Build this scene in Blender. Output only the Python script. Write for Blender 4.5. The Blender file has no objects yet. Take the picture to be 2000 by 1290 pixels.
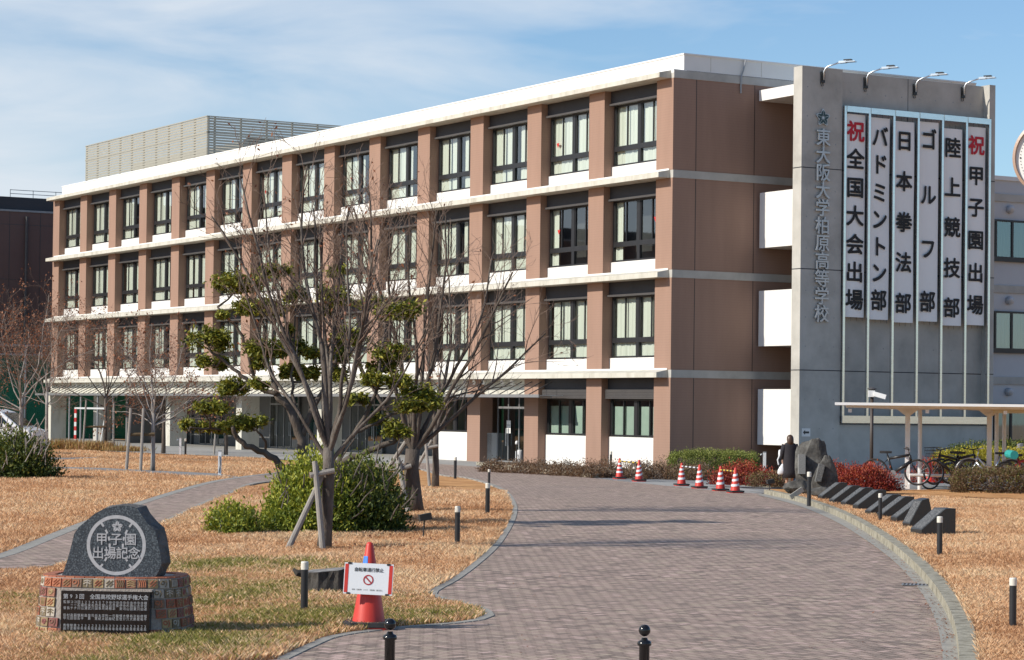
import bpy, bmesh, math, random
import numpy as np
from mathutils import Vector, Matrix
R = math.radians
SC = bpy.context.scene
COL = SC.collection
rng = random.Random(7)

# ------------------------------------------------------------------ camera
FPX, PITCH, ROLL, CYP = 4686.78, 0.0195, 0.0118, 705.41      # photograph is 2000 x 1290
CAMH = 2.05
def cam_axes():
    cp, sp = math.cos(PITCH), math.sin(PITCH)
    f = Vector((0, cp, sp)); r = Vector((1, 0, 0)); u = Vector((0, -sp, cp))
    c, s = math.cos(ROLL), math.sin(ROLL)
    return r * c + u * s, u * c - r * s, f
cr, cu, cf = cam_axes()
cam = bpy.data.cameras.new('camera'); camo = bpy.data.objects.new('camera', cam); COL.objects.link(camo)
camo.matrix_world = Matrix(((cr.x, cu.x, -cf.x, 0), (cr.y, cu.y, -cf.y, 0), (cr.z, cu.z, -cf.z, CAMH), (0, 0, 0, 1)))
cam.sensor_width = 36; cam.sensor_fit = 'HORIZONTAL'; cam.lens = 36 * FPX / 2000
cam.shift_x = 0; cam.shift_y = (CYP - 645) / 2000
cam.clip_start = 0.1; cam.clip_end = 3000
SC.camera = camo

# ------------------------------------------------------------------ sky, sun, exposure
SUN_EL = R(32.5); TRAVEL = Vector((0.919, 0.393, 0)).normalized()
SUN_DIR = Vector((-TRAVEL.x * math.cos(SUN_EL), -TRAVEL.y * math.cos(SUN_EL), math.sin(SUN_EL)))
world = bpy.data.worlds.new('World'); SC.world = world; world.use_nodes = True
def build_world():
    nt = world.node_tree; nt.nodes.clear(); N = nt.nodes.new; L = nt.links.new
    out = N('ShaderNodeOutputWorld'); bg = N('ShaderNodeBackground'); bg.inputs[1].default_value = 0.10
    sky = N('ShaderNodeTexSky'); sky.sky_type = 'NISHITA'; sky.sun_disc = False
    sky.sun_elevation = SUN_EL; sky.sun_rotation = math.atan2(SUN_DIR.x, SUN_DIR.y)
    sky.air_density = 1.0; sky.dust_density = 0.4; sky.ozone_density = 2.6
    tc = N('ShaderNodeTexCoord'); sep = N('ShaderNodeSeparateXYZ'); L(tc.outputs['Generated'], sep.inputs[0])
    mp = N('ShaderNodeMapping'); mp.inputs['Rotation'].default_value = (0.0, R(-9), 0); mp.inputs['Scale'].default_value = (5.5, 3.0, 22.0)
    L(tc.outputs['Generated'], mp.inputs[0])
    n1 = N('ShaderNodeTexNoise'); n1.inputs['Scale'].default_value = 1.25; n1.inputs['Detail'].default_value = 5.5; n1.inputs['Roughness'].default_value = 0.52; n1.inputs['Distortion'].default_value = 0.7
    L(mp.outputs[0], n1.inputs['Vector'])
    # more cloud towards the left of the view (-X) and low down, clear to the upper right
    m1 = N('ShaderNodeMath'); m1.operation = 'MULTIPLY_ADD'; m1.inputs[1].default_value = -1.15; m1.inputs[2].default_value = -0.01; L(sep.outputs[0], m1.inputs[0])
    cl = N('ShaderNodeClamp'); cl.inputs['Min'].default_value = -0.22; cl.inputs['Max'].default_value = 0.22; L(m1.outputs[0], cl.inputs[0])
    ad = N('ShaderNodeMath'); ad.operation = 'ADD'; L(n1.outputs['Fac'], ad.inputs[0]); L(cl.outputs[0], ad.inputs[1])
    rp = N('ShaderNodeValToRGB'); e = rp.color_ramp.elements
    e[0].position = 0.34; e[0].color = (0, 0, 0, 1); e[1].position = 0.78; e[1].color = (1, 1, 1, 1)
    L(ad.outputs[0], rp.inputs[0])
    mx = N('ShaderNodeMix'); mx.data_type = 'RGBA'
    mf = N('ShaderNodeMath'); mf.operation = 'MULTIPLY'; mf.inputs[1].default_value = 0.85; L(rp.outputs[0], mf.inputs[0])
    fw = N('ShaderNodeMapRange'); fw.inputs[1].default_value = -0.1; fw.inputs[2].default_value = 0.5; L(sep.outputs[1], fw.inputs[0])
    mg = N('ShaderNodeMath'); mg.operation = 'MULTIPLY'; L(mf.outputs[0], mg.inputs[0]); L(fw.outputs[0], mg.inputs[1]); L(mg.outputs[0], mx.inputs['Factor'])
    tn = N('ShaderNodeMix'); tn.data_type = 'RGBA'; tn.blend_type = 'MULTIPLY'; tn.inputs['Factor'].default_value = 1.0; L(sky.outputs[0], tn.inputs['A']); tn.inputs['B'].default_value = (1.10, 1.25, 1.38, 1)
    L(tn.outputs['Result'], mx.inputs['A']); mx.inputs['B'].default_value = (7.7, 8.25, 8.9, 1)
    L(mx.outputs['Result'], bg.inputs[0]); L(bg.outputs[0], out.inputs[0])
build_world()
sun = bpy.data.lights.new('sun', 'SUN'); sun.energy = 5.0; sun.angle = R(0.55); sun.color = (1.0, 0.93, 0.82)
suno = bpy.data.objects.new('sun', sun); COL.objects.link(suno)
suno.rotation_euler = SUN_DIR.to_track_quat('Z', 'Y').to_euler(); suno.location = SUN_DIR * 60
SC.view_settings.view_transform = 'Standard'; SC.view_settings.look = 'None'
SC.view_settings.exposure = 0.0; SC.view_settings.gamma = 1.0; SC.view_settings.use_curve_mapping = False
SC.render.engine = 'CYCLES'
SC.cycles.use_denoising = True
SC.cycles.max_bounces = 6; SC.cycles.transparent_max_bounces = 12; SC.cycles.caustics_reflective = False; SC.cycles.caustics_refractive = False

# ------------------------------------------------------------------ pixel rays -> points of the place
P0 = Vector((5.468, 90.841, 0)); TH = 1.0411
EV = Vector((-math.cos(TH), math.sin(TH), 0)); NV = Vector((math.sin(TH), math.cos(TH), 0))
BO = P0 + EV * 0.18 * -1 + NV * 0.53            # right front corner of the long building at ground
BM = Matrix(((-EV.x, NV.x, 0, BO.x), (-EV.y, NV.y, 0, BO.y), (0, 0, 1, 0), (0, 0, 0, 1)))   # building frame: x right along facade, y inwards
BROT = math.atan2(-EV.y, -EV.x)
BI = BM.inverted()
CAM = Vector((0, 0, CAMH))
def ray(u, v):
    return (cr * ((u - 1000) / FPX) - cu * ((v - CYP) / FPX) + cf)
def H(x, y):
    w = (Vector((x, y, 0)) - P0).dot(NV)
    return 0.0 if w < -22 else (-0.3 if w > -3 else -0.3 * (w + 22) / 19)
def G(u, v, dz=0.0):
    d = ray(u, v); z = 0.0
    for _ in range(12):
        t = (z + dz - CAMH) / d.z; p = CAM + d * t; z = H(p.x, p.y)
    return Vector((p.x, p.y, z + dz))
def AT(u, v, Y):
    d = ray(u, v); return CAM + d * (Y / d.y)
def BY(u, v, y):      # point on building plane y=const, in building frame
    o = BI @ CAM; d = BI.to_3x3() @ ray(u, v); return o + d * ((y - o.y) / d.y)
def BX(u, v, x):
    o = BI @ CAM; d = BI.to_3x3() @ ray(u, v); return o + d * ((x - o.x) / d.x)

# ------------------------------------------------------------------ materials
MATS = {}
def mat(name, c, rough=0.7, metal=0.0, c2=None, scale=3.0, bump=0.0, bscale=None, spec=0.5, attr=None, ramp=None, detail=5, emis=None, coord='Object', stretch=None, trans=0.0):
    if name in MATS: return MATS[name]
    m = bpy.data.materials.new(name); m.use_nodes = True; nt = m.node_tree; N = nt.nodes.new; L = nt.links.new
    b = nt.nodes['Principled BSDF']; b.inputs['Roughness'].default_value = rough; b.inputs['Metallic'].default_value = metal
    b.inputs['Specular IOR Level'].default_value = spec
    b.inputs['Base Color'].default_value = (*c, 1)
    tc = N('ShaderNodeTexCoord'); vec = tc.outputs[coord]
    if stretch:
        mp = N('ShaderNodeMapping'); mp.inputs['Scale'].default_value = stretch; L(vec, mp.inputs[0]); vec = mp.outputs[0]
    col = None
    if attr:
        a = N('ShaderNodeAttribute'); a.attribute_name = 'v'; r = N('ShaderNodeValToRGB'); L(a.outputs['Fac'], r.inputs[0])
        el = r.color_ramp.elements
        while len(el) < len(attr): el.new(0.5)
        for k, cc in enumerate(attr): el[k].position = k / (len(attr) - 1); el[k].color = (*cc, 1)
        col = r.outputs[0]
        if c2 is not None:
            n = N('ShaderNodeTexNoise'); n.inputs['Scale'].default_value = scale; n.inputs['Detail'].default_value = detail; L(vec, n.inputs['Vector'])
            mr = N('ShaderNodeMapRange'); mr.inputs[1].default_value = 0.35; mr.inputs[2].default_value = 0.7; mr.inputs[3].default_value = 0.0; mr.inputs[4].default_value = 0.6; L(n.outputs['Fac'], mr.inputs[0])
            mx = N('ShaderNodeMix'); mx.data_type = 'RGBA'; L(mr.outputs[0], mx.inputs['Factor']); L(col, mx.inputs['A']); mx.inputs['B'].default_value = (*c2, 1); col = mx.outputs['Result']
    elif c2 is not None:
        n = N('ShaderNodeTexNoise'); n.inputs['Scale'].default_value = scale; n.inputs['Detail'].default_value = detail; n.inputs['Roughness'].default_value = 0.6; L(vec, n.inputs['Vector'])
        r = N('ShaderNodeValToRGB'); L(n.outputs['Fac'], r.inputs[0]); el = r.color_ramp.elements
        cols = ramp or [c, c2]
        while len(el) < len(cols): el.new(0.5)
        for k, cc in enumerate(cols): el[k].position = 0.3 + 0.4 * k / (len(cols) - 1); el[k].color = (*cc, 1)
        col = r.outputs[0]
    if col is not None: L(col, b.inputs['Base Color'])
    if trans:
        b.inputs['Subsurface Weight'].default_value = 0.0
    if bump:
        nb = N('ShaderNodeTexNoise'); nb.inputs['Scale'].default_value = bscale or scale * 4; nb.inputs['Detail'].default_value = 6; L(vec, nb.inputs['Vector'])
        bp = N('ShaderNodeBump'); bp.inputs['Strength'].default_value = bump; bp.inputs['Distance'].default_value = 0.02; L(nb.outputs['Fac'], bp.inputs['Height']); L(bp.outputs[0], b.inputs['Normal'])
    if emis: b.inputs['Emission Color'].default_value = (*emis, 1); b.inputs['Emission Strength'].default_value = 1
    MATS[name] = m; return m
def leafmat(name, cols):
    if name in MATS: return MATS[name]
    m = mat(name, cols[0], 0.55, attr=cols, spec=0.4); nt = m.node_tree; N = nt.nodes.new; L = nt.links.new
    b = nt.nodes['Principled BSDF']; tr = N('ShaderNodeBsdfTranslucent'); mx = N('ShaderNodeMixShader'); mx.inputs[0].default_value = 0.22
    src = b.inputs['Base Color'].links[0].from_socket; L(src, tr.inputs[0])
    out = nt.nodes['Material Output']; L(b.outputs[0], mx.inputs[1]); L(tr.outputs[0], mx.inputs[2]); L(mx.outputs[0], out.inputs[0]); return m
def glassmat(name, tint=(0.93, 0.97, 0.95), refl=0.12):
    if name in MATS: return MATS[name]
    m = bpy.data.materials.new(name); m.use_nodes = True; nt = m.node_tree; nt.nodes.clear(); N = nt.nodes.new; L = nt.links.new
    o = N('ShaderNodeOutputMaterial'); t = N('ShaderNodeBsdfTransparent'); t.inputs[0].default_value = (*tint, 1)
    g = N('ShaderNodeBsdfGlossy'); g.inputs['Roughness'].default_value = 0.02; g.inputs[0].default_value = (0.9, 0.95, 1, 1)
    lw = N('ShaderNodeFresnel'); lw.inputs[0].default_value = 1.5
    ad = N('ShaderNodeMath'); ad.operation = 'MULTIPLY_ADD'; ad.inputs[1].default_value = 1.6; ad.inputs[2].default_value = refl - 0.06; ad.use_clamp = True; L(lw.outputs[0], ad.inputs[0])
    mx = N('ShaderNodeMixShader'); L(ad.outputs[0], mx.inputs[0]); L(t.outputs[0], mx.inputs[1]); L(g.outputs[0], mx.inputs[2]); L(mx.outputs[0], o.inputs[0])
    MATS[name] = m; return m

# ------------------------------------------------------------------ mesh builder
class MB:
    def __init__(s): s.V = []; s.F = []; s.A = []; s.M = []
    def add(s, vs, fs, a=0.5, m=0):
        o = len(s.V); s.V += [tuple(v) for v in vs]
        for f in fs: s.F.append([i + o for i in f]); s.A.append(a); s.M.append(m)
        return s
    def box(s, x0, x1, y0, y1, z0, z1, a=0.5, m=0):
        return s.add([(x0, y0, z0), (x1, y0, z0), (x1, y1, z0), (x0, y1, z0), (x0, y0, z1), (x1, y0, z1), (x1, y1, z1), (x0, y1, z1)],
              [(0, 3, 2, 1), (4, 5, 6, 7), (0, 1, 5, 4), (1, 2, 6, 5), (2, 3, 7, 6), (3, 0, 4, 7)], a, m)
    def pane(s, x0, x1, y, z0, z1): return s.add([(x0, y, z0), (x1, y, z0), (x1, y, z1), (x0, y, z1)], [(0, 1, 2, 3)])
    def bar(s, p, q, w, h=None, a=0.5, m=0, up=Vector((0, 0, 1))):
        p, q = Vector(p), Vector(q); h = h or w; d = (q - p).normalized()
        if abs(d.dot(up)) > 0.98: up = Vector((0, 1, 0))
        x = d.cross(up).normalized(); y = x.cross(d).normalized(); vs = []
        for c in (p, q):
            for sx, sy in ((-1, -1), (1, -1), (1, 1), (-1, 1)): vs.append(c + x * (sx * w / 2) + y * (sy * h / 2))
        return s.add(vs, [(0, 1, 2, 3), (7, 6, 5, 4), (0, 4, 5, 1), (1, 5, 6, 2), (2, 6, 7, 3), (3, 7, 4, 0)], a, m)
    def tube(s, pts, rad, n=6, a=0.5, m=0, caps=True):
        pts = [Vector(p) for p in pts]; k = len(pts)
        if not hasattr(rad, '__len__'): rad = [rad] * k
        vs = []; x = None
        for i, p in enumerate(pts):
            d = (pts[min(i + 1, k - 1)] - pts[max(i - 1, 0)])
            d = d.normalized() if d.length > 1e-9 else Vector((0, 0, 1))
            if x is None: x = d.cross(Vector((0.31, 0.95, 0.05)) if abs(d.y) < 0.9 else Vector((1, 0, 0))).normalized()
            else:
                x = x - d * x.dot(d); x = x.normalized() if x.length > 1e-6 else d.orthogonal().normalized()
            y = d.cross(x)
            for j in range(n):
                t = 2 * math.pi * j / n; vs.append(p + (x * math.cos(t) + y * math.sin(t)) * rad[i])
        fs = []
        for i in range(k - 1):
            for j in range(n):
                j2 = (j + 1) % n; fs.append((i * n + j, i * n + j2, (i + 1) * n + j2, (i + 1) * n + j))
        if caps and n > 2: fs.append(tuple(range(n - 1, -1, -1))); fs.append(tuple((k - 1) * n + j for j in range(n)))
        return s.add(vs, fs, a, m)
    def lathe(s, prof, n=16, c=(0, 0, 0), a=0.5, m=0, sy=1.0):
        vs = []; fs = []; c = Vector(c)
        for r, z in prof:
            for j in range(n):
                t = 2 * math.pi * j / n; vs.append(c + Vector((r * math.cos(t), r * sy * math.sin(t), z)))
        for i in range(len(prof) - 1):
            for j in range(n):
                j2 = (j + 1) % n; fs.append((i * n + j, i * n + j2, (i + 1) * n + j2, (i + 1) * n + j))
        fs.append(tuple(range(n - 1, -1, -1))); fs.append(tuple((len(prof) - 1) * n + j for j in range(n)))
        return s.add(vs, fs, a, m)
    def prism(s, poly, p, ux, uy, uz, depth, a=0.5, m=0):
        p, ux, uy, uz = Vector(p), Vector(ux), Vector(uy), Vector(uz); n = len(poly)
        vs = [p + ux * x + uy * y for x, y in poly] + [p + ux * x + uy * y - uz * depth for x, y in poly]
        fs = [tuple(range(n)), tuple(range(2 * n - 1, n - 1, -1))] + [(i, i + n, (i + 1) % n + n, (i + 1) % n) for i in range(n)]
        return s.add(vs, fs, a, m)
    def build(s, name, mats, parent=None, smooth=False, loc=None):
        me = bpy.data.meshes.new(name); me.from_pydata(s.V, [], s.F)
        for mm in (mats if isinstance(mats, (list, tuple)) else [mats]): me.materials.append(mm)
        n = len(me.polygons)
        if n:
            me.polygons.foreach_set('material_index', s.M)
            at = me.attributes.new('v', 'FLOAT', 'FACE'); at.data.foreach_set('value', s.A)
            if smooth: me.polygons.foreach_set('use_smooth', [True] * n)
        me.validate(); me.update()
        return link(name, me, parent, loc)
def link(name, me, parent=None, loc=None):
    o = bpy.data.objects.new(name, me); COL.objects.link(o)
    if parent: o.parent = parent
    if loc is not None: o.location = loc
    return o
def tag(o, label=None, cat=None, group=None, kind=None):
    if label: o['label'] = label
    if cat: o['category'] = cat
    if group: o['group'] = group
    if kind: o['kind'] = kind
    return o
def thing(name, label, cat, loc=(0, 0, 0), rz=0.0, group=None):
    o = bpy.data.objects.new(name, None); COL.objects.link(o); o.location = loc; o.rotation_euler = (0, 0, rz); o.empty_display_size = 0.2
    return tag(o, label, cat, group)
def dup(root, label, loc=None, rz=None, group=None, scale=None):
    r = root.copy(); COL.objects.link(r)
    if loc is not None: r.location = loc
    if rz is not None: r.rotation_euler = (0, 0, rz)
    if scale: r.scale = (scale,) * 3
    tag(r, label, None, group)
    def rec(a, b):
        for ch in list(a.children):
            c = ch.copy(); COL.objects.link(c); c.parent = b; rec(ch, c)
    rec(root, r); return r

# ------------------------------------------------------------------ lettering (built-in font)
GLY = {}
def glyph(ch, off=0.0):
    k = (ch, off)
    if k not in GLY:
        c = bpy.data.curves.new('g', 'FONT'); c.body = ch; c.offset = off; c.resolution_u = 3; c.extrude = 0.0
        o = bpy.data.objects.new('g', c); COL.objects.link(o); dg = bpy.context.evaluated_depsgraph_get(); dg.update()
        me = bpy.data.meshes.new_from_object(o.evaluated_get(dg))
        GLY[k] = ([tuple(v.co) for v in me.vertices], [tuple(p.vertices) for p in me.polygons])
        bpy.data.objects.remove(o); bpy.data.curves.remove(c); bpy.data.meshes.remove(me)
    return GLY[k]
def put_char(mb, ch, c, ux, uz, w, h, off=0.0, depth=0.0, m=0, cell=True):
    """centre c, unit right ux, unit up uz; w,h are the size of the em cell"""
    vs, fs = glyph(ch, off)
    if not vs: return
    c, ux, uz = Vector(c), Vector(ux), Vector(uz); nrm = ux.cross(uz)
    if cell: cx, cy = 0.5, 0.38
    else:
        xs = [v[0] for v in vs]; ys = [v[1] for v in vs]; cx, cy = (min(xs) + max(xs)) / 2, (min(ys) + max(ys)) / 2
    P = [c + ux * ((v[0] - cx) * w) + uz * ((v[1] - cy) * h) for v in vs]
    mb.add([p + nrm * depth for p in P], fs, 0.5, m)
    if depth > 0.004:
        from collections import Counter
        ec = Counter()
        for f in fs:
            for i in range(len(f)): ec[tuple(sorted((f[i], f[(i + 1) % len(f)])))] += 1
        for (i, j), k in ec.items():
            if k == 1: mb.add([P[i], P[j], P[j] + nrm * depth, P[i] + nrm * depth], [(0, 1, 2, 3)], 0.5, m)
def bold_char(mb, ch, c, ux, uz, w, h, b=0.02, depth=0.0, step=0.0012):
    c = Vector(c); n = Vector(ux).cross(Vector(uz))
    for q, (sx, sz) in enumerate([(0, 0), (1, 0.6), (-1, -0.6), (0.6, -1), (-0.6, 1)]):
        put_char(mb, ch, c + Vector(ux) * (sx * b * w) + Vector(uz) * (sz * b * h) + (n * (q * step) if depth <= 0.004 else Vector((0, 0, 0))), ux, uz, w, h, 0.0, depth + (q * step if depth > 0.004 else 0))
def put_row(mb, text, c, ux, uz, size, pitch=None, off=0.0, depth=0.0, b=0.0):
    pitch = pitch or size; n = len(text); c = Vector(c); ux = Vector(ux)
    for i, ch in enumerate(text):
        p = c + ux * ((i - (n - 1) / 2) * pitch)
        if ch == ' ': continue
        if b and ord(ch) > 255: bold_char(mb, ch, p, ux, uz, size, size, b, 0.0, 0.0003)
        else: put_char(mb, ch, p, ux, uz, size, size, off, depth, cell=ord(ch) > 255)

# ------------------------------------------------------------------ ground helpers
def catmull(pts, n=6):
    out = []; k = len(pts)
    for i in range(k - 1):
        p0, p1, p2, p3 = pts[max(i - 1, 0)], pts[i], pts[i + 1], pts[min(i + 2, k - 1)]
        for j in range(n):
            t = j / n
            out.append(tuple(0.5 * ((2 * b) + (-a + c) * t + (2 * a - 5 * b + 4 * c - d) * t * t + (-a + 3 * b - 3 * c + d) * t ** 3) for a, b, c, d in zip(p0, p1, p2, p3)))
    out.append(tuple(pts[-1])); return out
def wp(pts): return [G(u, v) for u, v in pts]
def sheet(name, poly, dz, m, kind='structure'):
    bm = bmesh.new(); vs = [bm.verts.new((p[0], p[1], 0)) for p in poly]; bm.faces.new(vs)
    bmesh.ops.triangulate(bm, faces=bm.faces[:])
    for w in (-22, -3):
        bmesh.ops.bisect_plane(bm, geom=bm.verts[:] + bm.edges[:] + bm.faces[:], plane_co=P0 + NV * w, plane_no=NV)
    for v in bm.verts: v.co.z = H(v.co.x, v.co.y) + dz
    bmesh.ops.recalc_face_normals(bm, faces=bm.faces[:])
    if sum(f.normal.z for f in bm.faces) < 0: bmesh.ops.reverse_faces(bm, faces=bm.faces[:])
    me = bpy.data.meshes.new(name); bm.to_mesh(me); bm.free(); me.materials.append(m)
    o = link(name, me); tag(o, kind=kind); return o
def inpoly(P, poly):
    x, y = P[:, 0], P[:, 1]; r = np.zeros(len(P), bool); q = [(p[0], p[1]) for p in poly]
    for i in range(len(q)):
        (x1, y1), (x2, y2) = q[i], q[i - 1]
        c = ((y1 > y) != (y2 > y)); r ^= c & (x < (x2 - x1) * (y - y1) / ((y2 - y1) or 1e-9) + x1)
    return r
def offset_line(pts, d):
    out = []
    for i, p in enumerate(pts):
        a, b = pts[max(i - 1, 0)], pts[min(i + 1, len(pts) - 1)]; t = Vector((b[0] - a[0], b[1] - a[1])).normalized()
        out.append((p[0] + t.y * d, p[1] - t.x * d))
    return out
def kerb(name, pts, w, h, m, seg=0.9, gap=0.012, dz=-0.05):
    """kerb stones laid along a line; the stones are one strip with thin joints"""
    mb = MB(); r = random.Random(len(pts)); acc = 0; inner = offset_line(pts, w)
    for i in range(len(pts) - 1):
        a, b, c, d = pts[i], pts[i + 1], inner[i + 1], inner[i]
        za, zb = H(a[0], a[1]), H(b[0], b[1]); L = math.hypot(b[0] - a[0], b[1] - a[1])
        n = max(1, round(L / seg))
        for k in range(n):
            t0, t1 = k / n + gap / max(L, .1), (k + 1) / n
            f = lambda p, q, t: (p[0] + (q[0] - p[0]) * t, p[1] + (q[1] - p[1]) * t)
            A, B, C, D = f(a, b, t0), f(a, b, t1), f(d, c, t1), f(d, c, t0); z0 = za + (zb - za) * t0; z1 = za + (zb - za) * t1
            vs = [(*A, z0 + dz), (*B, z1 + dz), (*C, z1 + dz), (*D, z0 + dz), (*A, z0 + h), (*B, z1 + h), (*C, z1 + h), (*D, z0 + h)]
            mb.add(vs, [(0, 3, 2, 1), (4, 5, 6, 7), (0, 1, 5, 4), (1, 2, 6, 5), (2, 3, 7, 6), (3, 0, 4, 7)], r.random())
    return tag(mb.build(name, m), kind='structure')

# ================================================================== GROUND
BRICK = [(0.20, 0.155, 0.13), (0.31, 0.238, 0.198), (0.43, 0.312, 0.262), (0.44, 0.352, 0.27), (0.57, 0.41, 0.36)]
M_lawn = mat('dry_lawn', (0.25, 0.135, 0.055), 0.95, c2=(0.42, 0.24, 0.11), scale=1.3, ramp=[(0.30, 0.145, 0.06), (0.52, 0.27, 0.115), (0.66, 0.39, 0.18)], bump=0.8, bscale=40, spec=0.1, detail=9)
M_joint = mat('paver_joint', (0.10, 0.085, 0.075), 0.9, c2=(0.15, 0.13, 0.115), scale=6, spec=0.2)
M_brick = mat('clay_pavers', BRICK[0], 0.8, attr=BRICK, c2=(0.34, 0.262, 0.215), scale=0.30, spec=0.3, bump=0.15, bscale=60)
M_asph = mat('asphalt', (0.20, 0.20, 0.20), 0.9, c2=(0.27, 0.27, 0.265), scale=2.5, bump=0.3, bscale=90, spec=0.25)
M_pave = mat('grey_paving', (0.30, 0.295, 0.28), 0.85, c2=(0.37, 0.365, 0.35), scale=1.5, bump=0.2, bscale=60, spec=0.25)
M_kerb = mat('kerb_stone', (0.4, 0.37, 0.29), 0.85, c2=(0.16, 0.145, 0.11), scale=7, ramp=[(0.13, 0.115, 0.085), (0.32, 0.295, 0.23), (0.42, 0.39, 0.31)], bump=0.4, bscale=50, spec=0.2)
M_gut = mat('gutter_concrete', (0.27, 0.26, 0.235), 0.85, c2=(0.36, 0.345, 0.31), scale=4, bump=0.3, bscale=60, spec=0.2)
M_darkstone = mat('dark_kerb', (0.045, 0.047, 0.05), 0.6, c2=(0.09, 0.09, 0.09), scale=8)
M_soil = mat('bed_soil', (0.07, 0.05, 0.035), 0.95, c2=(0.16, 0.11, 0.06), scale=9, bump=0.8, bscale=60)

sheet('ground', [(-900, -20), (900, -20), (900, 1600), (-900, 1600)], -0.02, M_lawn)
L_edge = catmull([(540, 1290), (600, 1262), (650, 1244), (760, 1229), (870, 1220), (925, 1213)], 4) + catmull([(946, 1205), (935, 1193), (895, 1180), (835, 1163), (880, 1134), (920, 1105), (960, 1070), (985, 1036), (998, 1010), (1000, 988), (985, 962), (950, 945), (905, 933), (863, 929), (820, 917)], 4)[0:]
R_gut = catmull([(1478, 968), (1560, 990), (1632, 1021), (1692, 1058), (1747, 1100), (1792, 1150), (1823, 1205), (1838, 1260), (1841, 1310), (1838, 1400)], 5)
R_kerb = catmull([(1492, 966), (1572, 986), (1648, 1017), (1712, 1056), (1768, 1100), (1815, 1150), (1847, 1200), (1866, 1250), (1873, 1310), (1874, 1400)], 5)
path_low = catmull([(-80, 1122), (0, 1117), (110, 1108), (230, 1061), (320, 1025), (400, 986), (460, 962), (500, 945), (600, 935), (720, 922), (820, 917)], 4)
path_up = catmull([(820, 905), (700, 908), (600, 916), (530, 925), (470, 932), (390, 946), (260, 985), (120, 1036), (0, 1083), (-80, 1102)], 4)
fore_low = [(-160, 872), (-40, 873), (100, 875), (220, 882), (300, 886), (420, 891), (520, 895), (600, 903), (700, 908), (820, 905)]
front = [Vector((-9, 12, 0)), Vector((4.2, 12, 0))]
drive_px = L_edge + [(820, 905), (900, 910), (958, 914), (1060, 925), (1170, 936), (1225, 942), (1350, 955)]
drive = [front[0]] + wp(drive_px) + wp(R_gut) + [front[1]]
path = wp(path_low) + wp(path_up)
def bl(x, y): return BM @ Vector((x, y, 0))
sheet('driveway', drive, 0.004, M_joint)
sheet('garden_path', path, 0.004, M_joint)
fore = wp(fore_low) + wp([(900, 910), (958, 914)]) + [bl(-9, 5), bl(-74, 5), bl(-90, -3)]
sheet('forecourt', fore, 0.006, M_pave)
side_road = wp([(1160, 934), (1225, 942), (1350, 955), (1478, 968), (1492, 966), (1545, 960), (1640, 962), (1760, 960), (1860, 957), (2100, 957), (2300, 950)]) + [bl(3, 40), bl(0, 12), bl(0, 0), bl(-9, -1.5)]
sheet('side_road', side_road, 0.001, M_asph)
sheet('edge_slab', wp([(1225, 942), (1350, 954.6), (1478, 967.6), (1500, 962), (1440, 953), (1330, 943)]), 0.008, M_pave)
def strip(name, A, B, dz, m):
    mb = MB(); n = min(len(A), len(B))
    for i in range(n - 1): mb.add([Vector((p.x, p.y, H(p.x, p.y) + dz)) for p in (A[i], B[i], B[i + 1], A[i + 1])], [(0, 1, 2, 3)], 0.5)
    o = mb.build(name, m); bm = bmesh.new(); bm.from_mesh(o.data); bmesh.ops.remove_doubles(bm, verts=bm.verts[:], dist=.001); bmesh.ops.recalc_face_normals(bm, faces=bm.faces[:])
    if sum(f.normal.z for f in bm.faces) < 0: bmesh.ops.reverse_faces(bm, faces=bm.faces[:])
    bm.to_mesh(o.data); bm.free(); return tag(o, kind='structure')
strip('gutter', wp(R_gut), wp(R_kerb), 0.018, M_gut)
# narrow side paths across the left lawn
LP1 = wp([(60, 916), (200, 920), (330, 927), (430, 934), (470, 932), (420, 925), (320, 920.5), (200, 914.5), (60, 911)]); LP2 = wp([(70, 898.5), (130, 899.5), (190, 896.5), (190, 893), (130, 894.5), (70, 893.5)])
sheet('lawn_path', LP1 or wp([(60, 917), (200, 921), (330, 928), (430, 934), (470, 932), (420, 926), (320, 922), (200, 915), (60, 911)]), 0.004, M_asph)
sheet('cross_path', LP2 or wp([(70, 898), (130, 899), (190, 896), (190, 893.5), (130, 895), (70, 894)]), 0.004, M_asph)

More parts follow.
